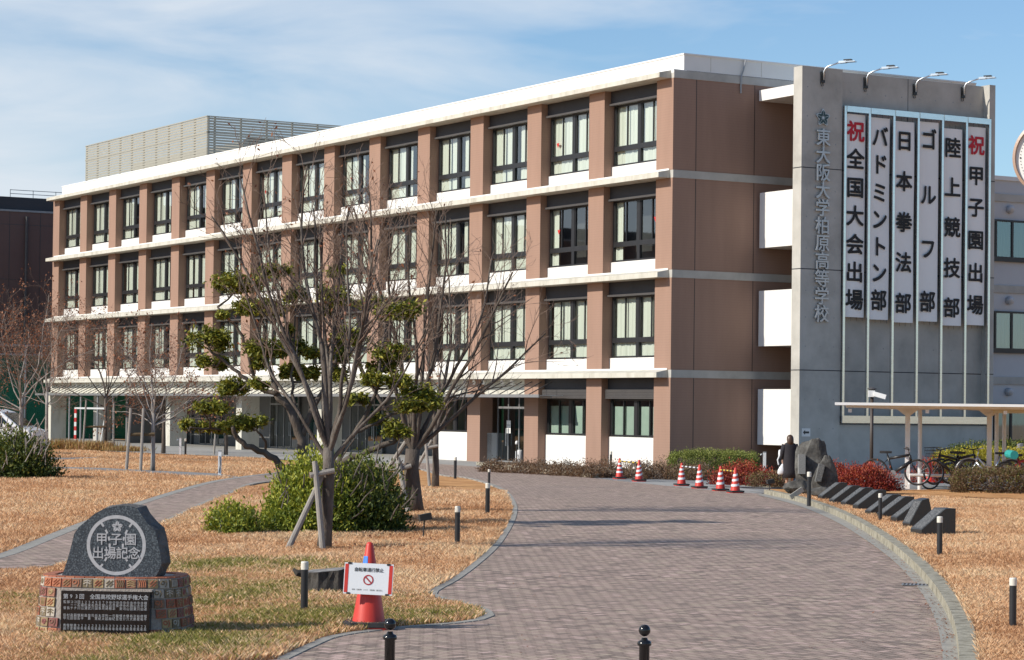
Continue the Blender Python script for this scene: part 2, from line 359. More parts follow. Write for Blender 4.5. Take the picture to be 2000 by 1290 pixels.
# clay pavers laid in herringbone, one sheet of bricks
def herringbone(name, poly, ang):
    P = [Vector((p[0], p[1])) for p in poly]; ca, sa = math.cos(ang), math.sin(ang)
    U = [(p.x * ca + p.y * sa, -p.x * sa + p.y * ca) for p in P]
    u0, u1 = min(p[0] for p in U), max(p[0] for p in U); v0, v1 = min(p[1] for p in U), max(p[1] for p in U)
    w = 0.086
    i0, i1 = int(u0 / w) - 2, int(u1 / w) + 2; j0, j1 = int(v0 / w) - 2, int(v1 / w) + 2
    ii, jj = np.meshgrid(np.arange(i0, i1), np.arange(j0, j1), indexing='ij'); k = (ii - jj) % 4
    hor = k == 0; ver = k == 3
    g = 0.0055
    def quads(mask, dx, dy):
        x = ii[mask] * w; y = jj[mask] * w
        return np.stack([np.stack([x + g, y + g], 1), np.stack([x + dx - g, y + g], 1), np.stack([x + dx - g, y + dy - g], 1), np.stack([x + g, y + dy - g], 1)], 1)
    # horizontal bricks start at k==0 and cover k==0,1 ; vertical bricks start at k==3 and reach up one cell
    Q = np.concatenate([quads(hor, 2 * w, w), quads(ver, w, 2 * w)], 0)
    c = Q.mean(1); W = np.stack([c[:, 0] * ca - c[:, 1] * sa, c[:, 0] * sa + c[:, 1] * ca], 1)
    keep = inpoly(W, poly); Q = Q[keep]; n = len(Q)
    X = Q[..., 0] * ca - Q[..., 1] * sa; Y = Q[..., 0] * sa + Q[..., 1] * ca
    wv = (X - P0.x) * NV.x + (Y - P0.y) * NV.y
    Z = np.where(wv < -22, 0, np.where(wv > -3, -0.3, -0.3 * (wv + 22) / 19)) + 0.010
    co = np.stack([X, Y, Z], -1).reshape(-1, 3)
    me = bpy.data.meshes.new(name); me.vertices.add(n * 4); me.vertices.foreach_set('co', co.ravel())
    me.loops.add(n * 4); me.loops.foreach_set('vertex_index', np.arange(n * 4)); me.polygons.add(n)
    me.polygons.foreach_set('loop_start', np.arange(n) * 4); me.polygons.foreach_set('loop_total', np.full(n, 4))
    me.update(calc_edges=True); rs = np.random.RandomState(3)
    at = me.attributes.new('v', 'FLOAT', 'FACE'); at.data.foreach_set('value', np.clip(rs.normal(0.46, 0.30, n), 0, 1).astype(np.float32))
    me.materials.append(M_brick); tag(link(name, me), kind='structure')
herringbone('driveway_pavers', [front[0]] + wp(drive_px) + wp(R_kerb) + [front[1]], R(47))
herringbone('path_pavers', path, R(65))

# kerbs and edging strips
kerb('driveway_kerb', [tuple(p.xy) for p in wp(R_kerb)], -0.16, 0.13, M_kerb, 0.6)
le = [tuple(p.xy) for p in wp(L_edge)]
kerb('lawn_edging', le, 0.10, 0.018, M_gut, 0.6)
kerb('path_edging', [tuple(p.xy) for p in wp(path_low)][:32], -0.14, 0.014, M_gut, 0.8)
kerb('path_verge_edging', [tuple(p.xy) for p in wp(path_up)][4:], -0.22, 0.014, M_gut, 0.8)
kerb('bed_kerb', [tuple(p.xy) for p in wp([(930, 909), (965, 914), (1060, 923), (1158, 933.5)])], -0.2, 0.13, M_kerb, 0.9)
kerb('bed_kerb_dark', [tuple(p.xy) for p in wp([(1159, 933), (1240, 932), (1400, 935)])], -0.15, 0.12, M_darkstone, 1.2)
kerb('island_kerb', [tuple(p.xy) for p in wp([(1392, 944), (1440, 948), (1534, 955)])], -0.16, 0.13, M_kerb, 1.2)
bed = wp([(935, 907), (965, 911), (1060, 920), (1158, 930), (1240, 929), (1400, 931), (1490, 915)]) + [bl(3.5, 3), bl(0, 0), bl(-14, 0)]
sheet('planting_bed', bed, 0.05, M_soil)
sheet('shrub_island', wp([(1392, 942), (1440, 945), (1534, 952), (1560, 925), (1500, 905), (1400, 920)]), 0.06, M_soil)
# raised lawn on the right and lawn on the left: turf sheets just above the bare ground
rl = wp(R_kerb); rl_in = [Vector((*p, 0)) for p in offset_line([tuple(p.xy) for p in rl], -0.15)]
lawn_r = rl_in + [Vector((12, 12, 0)), Vector((40, 40, 0))] + wp([(2300, 962), (2000, 966), (1860, 963), (1760, 964), (1640, 966), (1545, 962), (1500, 963)])
sheet('right_lawn', lawn_r, 0.10, M_lawn)
island = wp(L_edge) + wp(path_low)[::-1] + [Vector((-7.5, 22, 0)), Vector((-5.5, 15, 0))] + [front[0]]
lawn_l = wp([(-300, 1105), (-80, 1100)]) + wp(path_up)[::-1][1:-8] + wp([(520, 897), (420, 892.5), (300, 888), (220, 884), (100, 877), (-40, 875), (-400, 873)])
M_mulch = mat('leaf_mulch', (0.07, 0.048, 0.032), 0.95, c2=(0.2, 0.12, 0.07), scale=14, bump=1.0, bscale=70)

# ================================================================== MAIN BUILDING
M_tile = mat('brown_tile', (0.305, 0.192, 0.142), 0.75, c2=(0.345, 0.218, 0.163), scale=0.9, stretch=(2.2, 2.2, .35), spec=0.3)
def tile_joints(m, sc=(0.0, 0.0)):
    nt = m.node_tree; N = nt.nodes.new; L = nt.links.new; b = nt.nodes['Principled BSDF']
    src = b.inputs['Base Color'].links[0].from_socket
    tc = N('ShaderNodeTexCoord'); sp = N('ShaderNodeSeparateXYZ'); L(tc.outputs['Object'], sp.inputs[0])
    w = N('ShaderNodeMath'); w.operation = 'FRACT'; k = N('ShaderNodeMath'); k.operation = 'MULTIPLY'; k.inputs[1].default_value = 1 / 0.1; L(sp.outputs[2], k.inputs[0]); L(k.outputs[0], w.inputs[0])
    lt = N('ShaderNodeMath'); lt.operation = 'LESS_THAN'; lt.inputs[1].default_value = 0.1; L(w.outputs[0], lt.inputs[0])
    f = N('ShaderNodeMath'); f.operation = 'MULTIPLY'; f.inputs[1].default_value = 0.35; L(lt.outputs[0], f.inputs[0])
    mx = N('ShaderNodeMix'); mx.data_type = 'RGBA'; L(f.outputs[0], mx.inputs['Factor']); L(src, mx.inputs['A']); mx.inputs['B'].default_value = (0.2, 0.13, 0.1, 1); L(mx.outputs['Result'], b.inputs['Base Color'])
tile_joints(M_tile)
M_white = mat('white_panel', (0.80, 0.79, 0.76), 0.6, c2=(0.74, 0.73, 0.70), scale=0.8)
M_conc = mat('ledge_concrete', (0.50, 0.48, 0.41), 0.8, c2=(0.62, 0.60, 0.53), scale=1.6, ramp=[(0.44, 0.42, 0.35), (0.56, 0.54, 0.47), (0.61, 0.59, 0.52)], stretch=(1.6, 1.6, .5), bump=0.15, bscale=30)
M_fair = mat('fair_faced_concrete', (0.40, 0.39, 0.36), 0.8, c2=(0.5, 0.49, 0.46), scale=0.9, ramp=[(0.36, 0.345, 0.315), (0.45, 0.435, 0.395), (0.52, 0.50, 0.46)], bump=0.25, bscale=25, detail=8)
M_navy = mat('dark_header', (0.028, 0.03, 0.038), 0.6, c2=(0.04, 0.042, 0.05), scale=1)
M_frame = mat('black_aluminium', (0.016, 0.016, 0.018), 0.4, metal=0.0, c2=(0.022, 0.022, 0.024), scale=2)
M_lip = mat('dark_bronze', (0.06, 0.055, 0.055), 0.5, c2=(0.075, 0.07, 0.068), scale=2)
M_in = mat('unlit_room_dark', (0.035, 0.036, 0.038), 0.9, c2=(0.06, 0.06, 0.06), scale=1)  # near-black colour stands for the shade of the unlit rooms
M_curt = mat('pale_curtain', (0.74, 0.77, 0.68), 0.9, c2=(0.83, 0.85, 0.78), scale=2, stretch=(4, 1, 0.15))
M_glass = glassmat('window_glass')
M_glass_d = glassmat('entrance_glass', (0.35, 0.38, 0.38), 0.10)
M_red = mat('red_marker', (0.6, 0.03, 0.025), 0.5, c2=(0.5, 0.025, 0.02), scale=9)
M_steel = mat('galvanised_steel', (0.62, 0.66, 0.70), 0.35, metal=0.85, c2=(0.5, 0.54, 0.58), scale=6)
M_greymet = mat('grey_metal', (0.28, 0.285, 0.29), 0.45, metal=0.5, c2=(0.34, 0.34, 0.345), scale=4)
NB = 14; PITCHX = 4.861; PW = 1.13; XL = -(NB * PITCHX + PW)       # -69.18
def px1(i): return -(PITCHX * i)                                    # right edge of pier i
ZL = [3.265 + 3.8 * k for k in range(4)]                            # ledge undersides
GZ = -0.34
DEPTH = 15.0
bld = thing('school_building', 'long four storey school building with brown piers, white sill panels and concrete ledges', 'building', BO, BROT)
def part(mb, name, m, parent=bld, smooth=False): return mb.build(name, m, parent, smooth)
# core and walls
mb = MB(); mb.box(XL + 0.1, -0.1, 1.15, DEPTH - 0.1, 3.3, 14.9); part(mb, 'dark_room_block', M_in)  # solid block in place of rooms, their darkness put into its colour
mb = MB(); mb.box(-9.72 - 4.8, -0.1, 1.15, 2.0, GZ, 3.3); part(mb, 'lower_dark_block', M_in)  # same dark stand-in for the ground floor rooms
mb = MB(); mb.box(-0.35, 0.0, 0.62, DEPTH, GZ, 14.99)
part(mb, 'gable_wall', M_tile)
mb = MB(); mb.box(XL, XL + 0.3, 0.4, DEPTH, 2.66, 14.99); part(mb, 'far_gable_wall', M_tile)
mb = MB()
for y in (1.06, 3.80, 9.0): mb.box(-0.01, 0.006, y - 0.012, y + 0.012, GZ, 14.7)
part(mb, 'gable_joint', M_frame)
for k in range(4):
    mb = MB(); mb.box(-0.2, 0.03, 0.002, DEPTH, ZL[k], ZL[k] + 0.297); part(mb, 'gable_band', M_fair)
# piers: each between two ledges is one mesh through the full height
for i in range(NB + 1):
    x1 = px1(i); x0 = x1 - PW
    z0 = GZ if i < 4 else 2.62
    mb = MB(); mb.box(x0, x1, 0.0, 0.62, z0, ZL[0] + 0.001); 
    for k in range(3): mb.box(x0, x1, 0.0, 0.62, ZL[k] + 0.3, ZL[k + 1] + 0.001)
    part(mb, 'pier', M_tile)
# ledges
for k in range(4):
    mb = MB(); z = ZL[k]; a, b = XL + 0.18, -0.18
    prof = [(-0.53, 0), (0.0, 0), (0.0, 0.3), (-0.02, 0.3), (-0.53, 0.19)]
    mb.prism([(y, zz) for y, zz in prof][::-1], (b, 0, z), (0, 1, 0), (0, 0, 1), (1, 0, 0), b - a)
    mb.box(a, b, 0.0, 0.66, z + 0.002, z + 0.298)
    o = part(mb, 'ledge', M_conc)
    mb = MB(); x = a + 0.9
    while x < b - 0.3: mb.box(x, x + 0.012, -0.533, -0.53, z - 0.002, z + 0.186); x += 2.43
    mb.build('joint_line', M_fair, o)['kind'] = 'stuff'
# flashing on ledge top (pale metal upstand)
for k in range(3):
    mb = MB(); mb.box(XL + 0.25, -0.22, -0.03, 0.0 - 0.003, ZL[k] + 0.27, ZL[k] + 0.36); part(mb, 'ledge_flashing', M_white)
# parapet
mb = MB(); PY = 0.47; mb.box(XL + 0.25, 0.0, PY, PY + 0.25, 15.0, 15.58); mb.box(-0.25, 0.0, PY + 0.25, DEPTH, 15.0, 15.58)
mb.box(XL, 0, 0.0, DEPTH, 14.86, 15.0)
o = part(mb, 'parapet', M_white)
mb = MB(); mb.box(XL + 0.22, 0.035, PY - 0.035, PY + 0.28, 15.58, 15.64); mb.box(-0.28, 0.035, PY + 0.28, DEPTH, 15.58, 15.64); part(mb, 'coping', M_white, o)
mb = MB(); x = -1.6
while x > XL + 1: mb.box(x, x + 0.018, PY - 0.004, PY, 15.02, 15.57); x -= 2.43
y = 1.7
while y < DEPTH: mb.box(0, 0.005, y, y + 0.018, 15.02, 15.57); y += 2.4
mb.build('panel_joint', M_conc, o)['kind'] = 'stuff'
# spandrels, headers (one strip per floor; the piers cut them)
for k in range(3):
    z = ZL[k]
    mb = MB(); mb.box(XL + 0.2, -0.2, 0.37, 1.1, z + 0.28, z + 0.80); part(mb, 'sill_panel', M_white)
    mb = MB(); mb.box(XL + 0.2, -0.2, 0.30, 1.1, z + 3.30, z + 3.8); mb.box(XL + 0.2, -0.2, 0.21, 0.7, z + 3.22, z + 3.30, m=1); mb.build('window_header', [M_navy, M_lip], bld)
mb = MB(); mb.box(px1(2), -0.2, 0.37, 1.1, GZ, 0.95); mb.box(px1(4), px1(3), 0.37, 1.1, GZ, 0.95); part(mb, 'sill_panel', M_white)
mb = MB(); mb.box(px1(2), -0.2, 0.30, 1.1, 2.80, 3.3); part(mb, 'window_header', M_navy)
for i in (0, 1):
    mb = MB()
    for j in range(6): mb.box(px1(i + 1) + 0.02, px1(i) - PW - 0.02, 0.16 + 0.012 * (j % 2), 0.5, 2.45 + j * 0.062, 2.45 + j * 0.062 + 0.056)
    part(mb, 'shutter_box', M_lip)
# windows
BW = PITCHX - PW - 0.04      # clear width 3.69
def rects(frame, z0, z1, trans, y):
    w = BW / 2
    f = 0.055; d = 0.10
    mb = MB()
    def b(x0, x1, za, zb, ya=y, yb=y + d): mb.box(x0, x1, ya, yb, za, zb)
    b(-w, -w + f, z0, z1); b(w - f, w, z0, z1); b(-w + f, w - f, z1 - 0.06, z1); b(-w + f, w - f, z0, z0 + 0.055, y - 0.02)
    b(-0.10, 0.10, z0 + 0.055, z1 - 0.06, y - 0.008, y + d)
    if trans:
        b(-w + f, w - f, trans[0], trans[1], y - 0.012, y + d - 0.004)
        za, zb = trans[1], z1 - 0.06
    else: za, zb = z0 + 0.055, z1 - 0.06
    for sx in (-1, 1):
        xm = sx * w / 2
        b(xm - 0.028, xm + 0.028, za, zb, y + 0.02, y + 0.075)
        for xx in (sx * (w - f - 0.03), sx * 0.13): b(xx - 0.03, xx + 0.03, za, zb, y + 0.01, y + 0.08)
    return mb
def sheet_pts(nx, fx, fz0, fz1):
    V = []; F = []
    for i in range(nx + 1):
        x, y = fx(i / nx); V.append((x, y, fz0)); V.append((x, y, fz1))
    for i in range(nx): F.append((2 * i, 2 * i + 2, 2 * i + 3, 2 * i + 1))
    return V, F
def curtain_mesh(seed, spans, z0, z1, amp=0.032):
    r = random.Random(seed); mb = MB()
    for a, b in spans:
        n = max(8, int((b - a) * 26)); ph = r.random() * 6
        ks = [(r.uniform(30, 46), r.uniform(0, 6), 0.6), (r.uniform(12, 20), r.uniform(0, 6), 0.55), (r.uniform(55, 70), r.uniform(0, 6), 0.25)]
        def fx(t): 
            x = a + (b - a) * t
            return (x, 0.60 + amp * sum(w * math.sin(k * x + p) for k, p, w in ks))
        V, F = sheet_pts(n, fx, z0, z1); mb.add(V, F, r.random())
    return mb
w2 = BW / 2
win_tpl = {}
zz0, zz1, tr = 0.82, 3.22, (1.40, 1.60)
wf_mb = rects(None, zz0, zz1, tr, 0.45)
gl_mb = MB(); gl_mb.pane(-w2 + 0.03, w2 - 0.03, 0.505, zz0 + 0.03, zz1 - 0.03)
curt_sets = [[(-w2, w2)], [(-w2, -1.2), (-0.95, w2)], [(-w2, 0.3), (0.9, w2)], [(-w2, -0.9), (-0.8, 0.1), (0.35, w2)], [(-w2, -0.35), (-0.2, w2)], [(-w2 + 0.15, -0.05), (0.05, w2)], [(-w2, 0.9), (1.05, w2)], [(-w2 + 0.3, w2)]]
cm = []
for k, sp in enumerate(curt_sets):
    o = curtain_mesh(11 + k, sp, 0.75, 3.25).build('curtain', M_curt, bld, smooth=True); cm.append(o.data); bpy.data.objects.remove(o)
o = curtain_mesh(40, [(-w2, -w2 + 0.55)], 0.75, 3.25, 0.04).build('curtain', M_curt, bld, smooth=True); cm_open = o.data; bpy.data.objects.remove(o)
o = wf_mb.build('window', M_frame); wfme = o.data; bpy.data.objects.remove(o)
o = gl_mb.build('pane', M_glass); glme = o.data; bpy.data.objects.remove(o)
mb = MB(); mb.prism([(-0.11, 0.1), (0, -0.1), (0.11, 0.1)], (0, 0.502, 0), (1, 0, 0), (0, 0, 1), (0, -1, 0), 0.004); o = mb.build('marker', M_red); tri = o.data; bpy.data.objects.remove(o)
wr = random.Random(5)
marks = {(2, 0): (1.2, 2.35), (2, 1): (-1.35, 2.05), (1, 0): (1.1, 2.35), (1, 1): (-1.2, 2.25), (2, 5): (-1.0, 2.1), (2, 7): (-1.25, 2.2), (1, 5): (-1.2, 2.1), (2, 10): (1.2, 2.2), (1, 7): (-1.0, 2.2)}
for k in range(3):
    for i in range(NB):
        xc = px1(i) - PW - BW / 2 - 0.02
        w = link('window', wfme, bld, (xc, 0, ZL[k]))
        link('pane', glme, w)
        op = (k == 1 and i in (0, 1))
        link('curtain', cm_open if op else cm[wr.randrange(len(cm))], w)
        if (k, i) in marks: link('marker', tri, w, (marks[(k, i)][0], 0, marks[(k, i)][1]))
gfw = rects(None, 0.98, 2.44, None, 0.42).build('window', M_frame); gfme = gfw.data; bpy.data.objects.remove(gfw)
mb = MB(); mb.pane(-w2 + 0.03, w2 - 0.03, 0.475, 1.0, 2.42); o = mb.build('pane', M_glass); gg = o.data; bpy.data.objects.remove(o)
mb = MB(); r_ = random.Random(2)
for a, b in ((-w2, -1.1), (-0.95, -0.25), (0.1, 0.85), (1.0, w2)): mb.box(a, b, 0.56, 0.57, 0.95, 2.15)
o = mb.build('blind', mat('pale_green_blind', (0.36, 0.47, 0.40), 0.8, c2=(0.42, 0.52, 0.45), scale=3)); bli = o.data; bpy.data.objects.remove(o)
for i in (0, 1, 3):
    w = link('window', gfme, bld, (px1(i) - PW - BW / 2 - 0.02, 0, 0)); link('pane', gg, w)
    if i != 3: link('blind', bli, w)
# porch: recessed ground floor behind bays 2 and 4..13
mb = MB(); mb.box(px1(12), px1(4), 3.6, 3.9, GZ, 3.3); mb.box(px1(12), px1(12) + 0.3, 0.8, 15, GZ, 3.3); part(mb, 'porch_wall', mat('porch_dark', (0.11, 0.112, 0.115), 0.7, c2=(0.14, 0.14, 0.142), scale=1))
mb = MB(); mb.box(XL + 0.3, px1(4), 0.02, 14.5, 2.66, 3.26); part(mb, 'porch_soffit', M_conc)
mb = MB(); mb.box(px1(4) - 0.0, px1(4) + 0.2, 0.62, 3.7, GZ, 3.2); mb.box(px1(2) - PW - 0.02, px1(2) - PW - 0.3, 0.62, 1.4, GZ, 3.2); part(mb, 'porch_side_wall', M_tile)
mb = MB(); mb.box(px1(3), px1(2) - PW, 0.2, 1.3, 2.62, 3.26); mb.box(XL, px1(4), -0.004, 0.3, 2.62, 3.262); mb.box(px1(4), px1(3) - PW, 0.2, 0.6, 2.62, 3.26); part(mb, 'entrance_lintel', M_conc)
for i in (6, 8, 10, 14):
    mb = MB(); x1 = px1(i) - 0.3; mb.box(x1 - 0.72, x1, -0.25, 0.75, GZ, 2.66); part(mb, 'porch_column', M_conc)
mb = MB(); mb.lathe([(0.55, GZ), (0.55, 2.65)], 24, (XL + 3.3, 2.2, 0)); part(mb, 'round_column', M_fair, smooth=False)
def glazed_doors(x0, x1, y, n, z0, z1, tz):
    f = MB(); g = MB(); h = MB(); w = (x1 - x0) / n
    for j in range(n + 1): f.box(x0 + j * w - 0.035, x0 + j * w + 0.035, y, y + 0.07, z0, z1)
    for za in (z0 + 0.06, tz, z1 - 0.05): f.box(x0, x1, y + 0.004, y + 0.066, za - 0.05, za + 0.05)
    g.pane(x0, x1, y + 0.03, z0 + 0.1, z1 - 0.1)
    for j in range(0, n, 2):
        for s in (-1, 1): h.bar((x0 + (j + 1) * w + s * 0.09, y - 0.05, z0 + 0.75), (x0 + (j + 1) * w + s * 0.09, y - 0.05, z0 + 1.5), 0.03)
    d = f.build('entrance_door', M_greymet, bld); g.build('pane', M_glass_d, d); h.build('handle', M_steel, d); return d
glazed_doors(px1(3) + 0.05, px1(2) - PW - 0.05, 0.85, 4, GZ, 2.6, 2.05)
for i in (4, 6, 7, 8, 10, 11):
    glazed_doors(px1(i + 1) + 0.1, px1(i) - PW - 0.1, 3.4, 4, GZ, 2.6, 2.1)
mb = MB(); mb.box(-13.72, -13.38, 0.832, 0.838, 0.95, 1.5); part(mb, 'door_notice', M_white)
mb = MB(); mb.box(-13.68, -13.42, 0.828, 0.831, 1.3, 1.32); [mb.box(-13.68, -13.44, 0.828, 0.831, 1.05 + 0.07 * j, 1.06 + 0.07 * j) for j in range(4)]; part(mb, 'notice_print', M_frame)
# glass canopy with tie rods
mb = MB(); mb.box(-68.6, -7.75, -1.15, -0.02, 2.545, 2.575); cn = part(mb, 'canopy', mat('frosted_canopy', (0.5, 0.51, 0.5), 0.3, c2=(0.56, 0.57, 0.56), scale=2))
mb = MB(); mb.box(-68.65, -7.7, -1.2, -1.15, 2.48, 2.60); mb.box(-68.6, -7.75, -0.6, -0.54, 2.47, 2.54); mb.build('canopy_edge', M_greymet, cn)
mb = MB(); x = -8.6
while x > -68: mb.bar((x, -1.12, 2.60), (x, -0.02, 3.14), 0.035); x -= 0.81
mb.build('tie_rod', M_lip, cn)
for u_ in (135, 157, 190):
    q = BY(u_, 850, -1.0); mb = MB(); mb.tube([(q.x, -1.0, GZ), (q.x, -1.0, 2.5)], .06, 8); mb.build('canopy_pole', M_greymet, cn)
mb = MB(); x = -8.6
for j in range(70):
    x = -8.6 - 0.81 * j
    if x > -68 and j > 3: mb.tube([(x, -0.012 - 0.05, 3.14), (x, -0.012, 3.14)], 0.11, 12)
mb.build('rod_anchor', M_white, cn)
# white downpipe stain marks are left out; thin conduit on bay one
mb = MB(); mb.tube([(0.06, 3.3, 15.6), (0.07, 3.2, 15.2), (0.05, 3.1, 14.9), (0.05, 3.1, 14.3)], 0.03); part(mb, 'cable', M_greymet)

# ================================================================== SIGN TOWER (fair-faced concrete slab in front of the stairs)
TX = 3.03; TB = 2.5; TY0, TY1 = 3.79, 13.36; TZ = 15.08
tower = thing('sign_tower', 'tall grey concrete stair tower wall carrying raised metal school name characters', 'tower wall', BO, BROT)
def tf(y, z): return Vector((TX, y, z))
mb = MB()
REC = 0.37
mb.box(TB, TX, TY0, 5.71, GZ, TZ); mb.box(TB, TX - REC, 5.71, 13.06, GZ, TZ - 0.03); mb.box(TB, TX, 13.06, TY1, GZ, TZ)
mb.box(TX - REC, TX - 0.05, 5.71, 13.06, GZ, 1.55)
mb.build('concrete_wall', M_fair, tower)
mb = MB()
for z in (3.60, 7.42, 11.25):
    mb.box(TB - 0.004, TX + 0.004, TY0 - 0.004, 5.711, z - 0.018, z + 0.018); mb.box(TX - REC, TX - REC + 0.004, 5.72, 13.05, z - 0.018, z + 0.018); mb.box(TX, TX + 0.004, 13.065, TY1 + 0.004, z - 0.018, z + 0.018)
mb.box(TX - REC, TX - REC + 0.004, 9.2, 9.225, 11.25, TZ - 0.04)
mb.build('wall_groove', M_navy, tower)
mb = MB(); hr = random.Random(9)
for z in (1.4, 2.5, 4.5, 5.6, 6.6, 8.2, 9.4, 10.4, 12.2, 13.2, 14.3):
    for y in (4.05, 4.75, 5.4): mb.tube([(TX - 0.01, y, z), (TX + 0.003, y, z)], 0.028, 8)
    for y in (6.4, 7.2, 8.1, 8.9, 9.8, 10.6, 11.5, 12.4): mb.tube([(TX - REC - 0.01, y, z), (TX - REC + 0.003, y, z)], 0.028, 8)
mb.build('tie_hole', M_greymet, tower)['kind'] = 'stuff'
# landings between building and tower, sunlit white balustrade walls
for k in range(3):
    mb = MB(); z0 = 0.74 + 3.8 * k; mb.box(0.15, TB - 0.003, 3.98, 4.2, z0, z0 + 2.14); mb.box(0.15, TB - 0.003, 4.2, 8.0, z0, z0 + 0.25); mb.build('stair_balustrade', M_white, tower)
mb = MB(); mb.box(0.15, TB - 0.003, 3.9, 9.0, 14.04, 14.46); mb.build('stair_roof', M_white, tower)
mb = MB(); mb.box(0.05, TB, 9.0, 9.2, GZ, 14.0); mb.build('stair_back_wall', M_tile, tower)
# raised name characters and emblem
M_let = mat('satin_steel_letters', (0.52, 0.53, 0.54), 0.4, metal=0.6, c2=(0.45, 0.46, 0.47), scale=5)
UX, UZ = Vector((0, 1, 0)), Vector((0, 0, 1))
name = '東大阪大学柏原高等学校'
for j, ch in enumerate(name):
    mb = MB(); bold_char(mb, ch, (TX + 0.03, 4.755, 12.43 - j * 0.668), UX, UZ, 0.68, 0.69, 0.014, 0.07); mb.build('name_character', M_let, tower)
def star_petals(mb, c, ux, uz, r, depth, m=0):
    nrm = ux.cross(uz)
    for k in range(5):
        a = math.pi / 2 + k * 2 * math.pi / 5; d = ux * math.cos(a) + uz * math.sin(a); t = ux * -math.sin(a) + uz * math.cos(a)
        for sgn in (-1, 1):
            pts = [c + d * (r * .12) + t * (sgn * r * .02), c + d * (r * .36) + t * (sgn * r * .30), c + d * (r * .62) + t * (sgn * r * .26), c + d * (r * .9) + t * (sgn * r * .03)]
            mb.add([p + nrm * depth for p in pts], [(0, 1, 2, 3) if sgn < 0 else (3, 2, 1, 0)], 0.5, m)
def star_outline(r):
    out = []
    for k in range(5):
        a = math.pi / 2 + k * 2 * math.pi / 5
        for da, rr in ((-0.30, .80), (-0.13, 0.97), (0, 1.04), (0.13, 0.97), (0.30, .80), (math.pi / 5, .62)): out.append((rr * r * math.cos(a + da), rr * r * math.sin(a + da)))
    return out
ec = Vector((TX, 4.755, 13.17))
mb = MB(); mb.prism(star_outline(0.33), ec + Vector((0.06, 0, 0)), UX, UZ, Vector((1, 0, 0)), 0.05); em = mb.build('school_emblem', M_let, tower)
mb = MB(); star_petals(mb, ec, UX, UZ, 0.33, 0.064); mb.build('emblem_petal', mat('dark_teal', (0.02, 0.06, 0.065), 0.5, c2=(0.03, 0.07, 0.075), scale=4), em)
# arrow notice at the foot of the tower
nt_ = thing('arrow_notice', 'small white paper notice with a black left arrow on the grey tower', 'notice', BM @ Vector((TX, 4.2, 1.02)), BROT)
q = BX(1574, 845, TX); nt_.location = BM @ Vector((TX, q.y, q.z))
mb = MB(); mb.box(0.004, 0.012, -0.2, 0.2, -0.155, 0.155); mb.build('paper', M_white, nt_)
mb = MB(); mb.prism([(-0.15, 0), (-0.05, 0.09), (-0.05, 0.038), (0.14, 0.038), (0.14, -0.038), (-0.05, -0.038), (-0.05, -0.09)], (0.016, 0, 0), UX, UZ, (1, 0, 0), 0.003); mb.build('arrow', M_frame, nt_)

# banner rack, banners, floodlights
rack = thing('banner_rack', 'galvanised steel rack of seven tall posts bolted to the concrete tower', 'banner rack', BM @ Vector((TX, 0, 0)), BROT)
PYS = [5.80, 6.97, 8.17, 9.38, 10.60, 11.82, 13.02]
M_rail = mat('bright_aluminium', (0.80, 0.79, 0.76), 0.2, metal=0.9, c2=(0.70, 0.69, 0.66), scale=3, stretch=(1, 1, 6))
for y in PYS:
    mb = MB(); mb.box(-0.02, 0.10, y - 0.05, y + 0.05, 1.9, 13.70); mb.build('rack_post', M_rail, rack)
for a, b in zip(PYS, PYS[1:]):
    mb = MB(); mb.box(-0.05, 0.13, a + 0.053, b - 0.053, 13.48, 13.70); mb.build('rack_head', M_rail, rack)
mb = MB(); mb.box(-0.05, 0.12, PYS[0] - 0.05, PYS[-1] + 0.05, 1.62, 1.90); mb.build('rack_tray', M_rail, rack)
M_cloth = mat('white_banner', (0.90, 0.89, 0.87), 0.65, c2=(0.87, 0.86, 0.84), scale=0.6)
M_ink = mat('banner_black', (0.012, 0.012, 0.013), 0.7, c2=(0.018, 0.018, 0.02), scale=3)
M_inkr = mat('banner_red', (0.50, 0.012, 0.03), 0.7, c2=(0.56, 0.02, 0.04), scale=3)
BAN = [('祝全国大会出場', 13.42, 5.66, [.083, .22, .36, .50, .64, .777, .913], .72, .80), ('バドミントン部', 13.37, 5.60, [.094, .23, .37, .503, .637, .767, .903], .66, .82), ('日本拳法部', 13.31, 5.52, [.095, .297, .50, .70, .903], .68, .80),
       ('ゴルフ部', 13.38, 5.60, [.088, .365, .635, .90], .66, .84), ('陸上競技部', 13.20, 5.47, [.096, .297, .50, .707, .908], .70, .80), ('祝甲子園出場', 13.35, 5.52, [.091, .245, .405, .57, .735, .897], .70, .78)]
BLAB = ['white banner with a red first character, hung nearest the school name characters', 'white banner of seven katakana-led characters, second from the emblem', 'white banner starting with the box-like character, third on the rack', 'white banner of four widely spaced characters, fourth on the rack', 'white banner hung lowest from its rail, between the four-character one and the right end one', 'white banner with a red first character at the far right rack end']
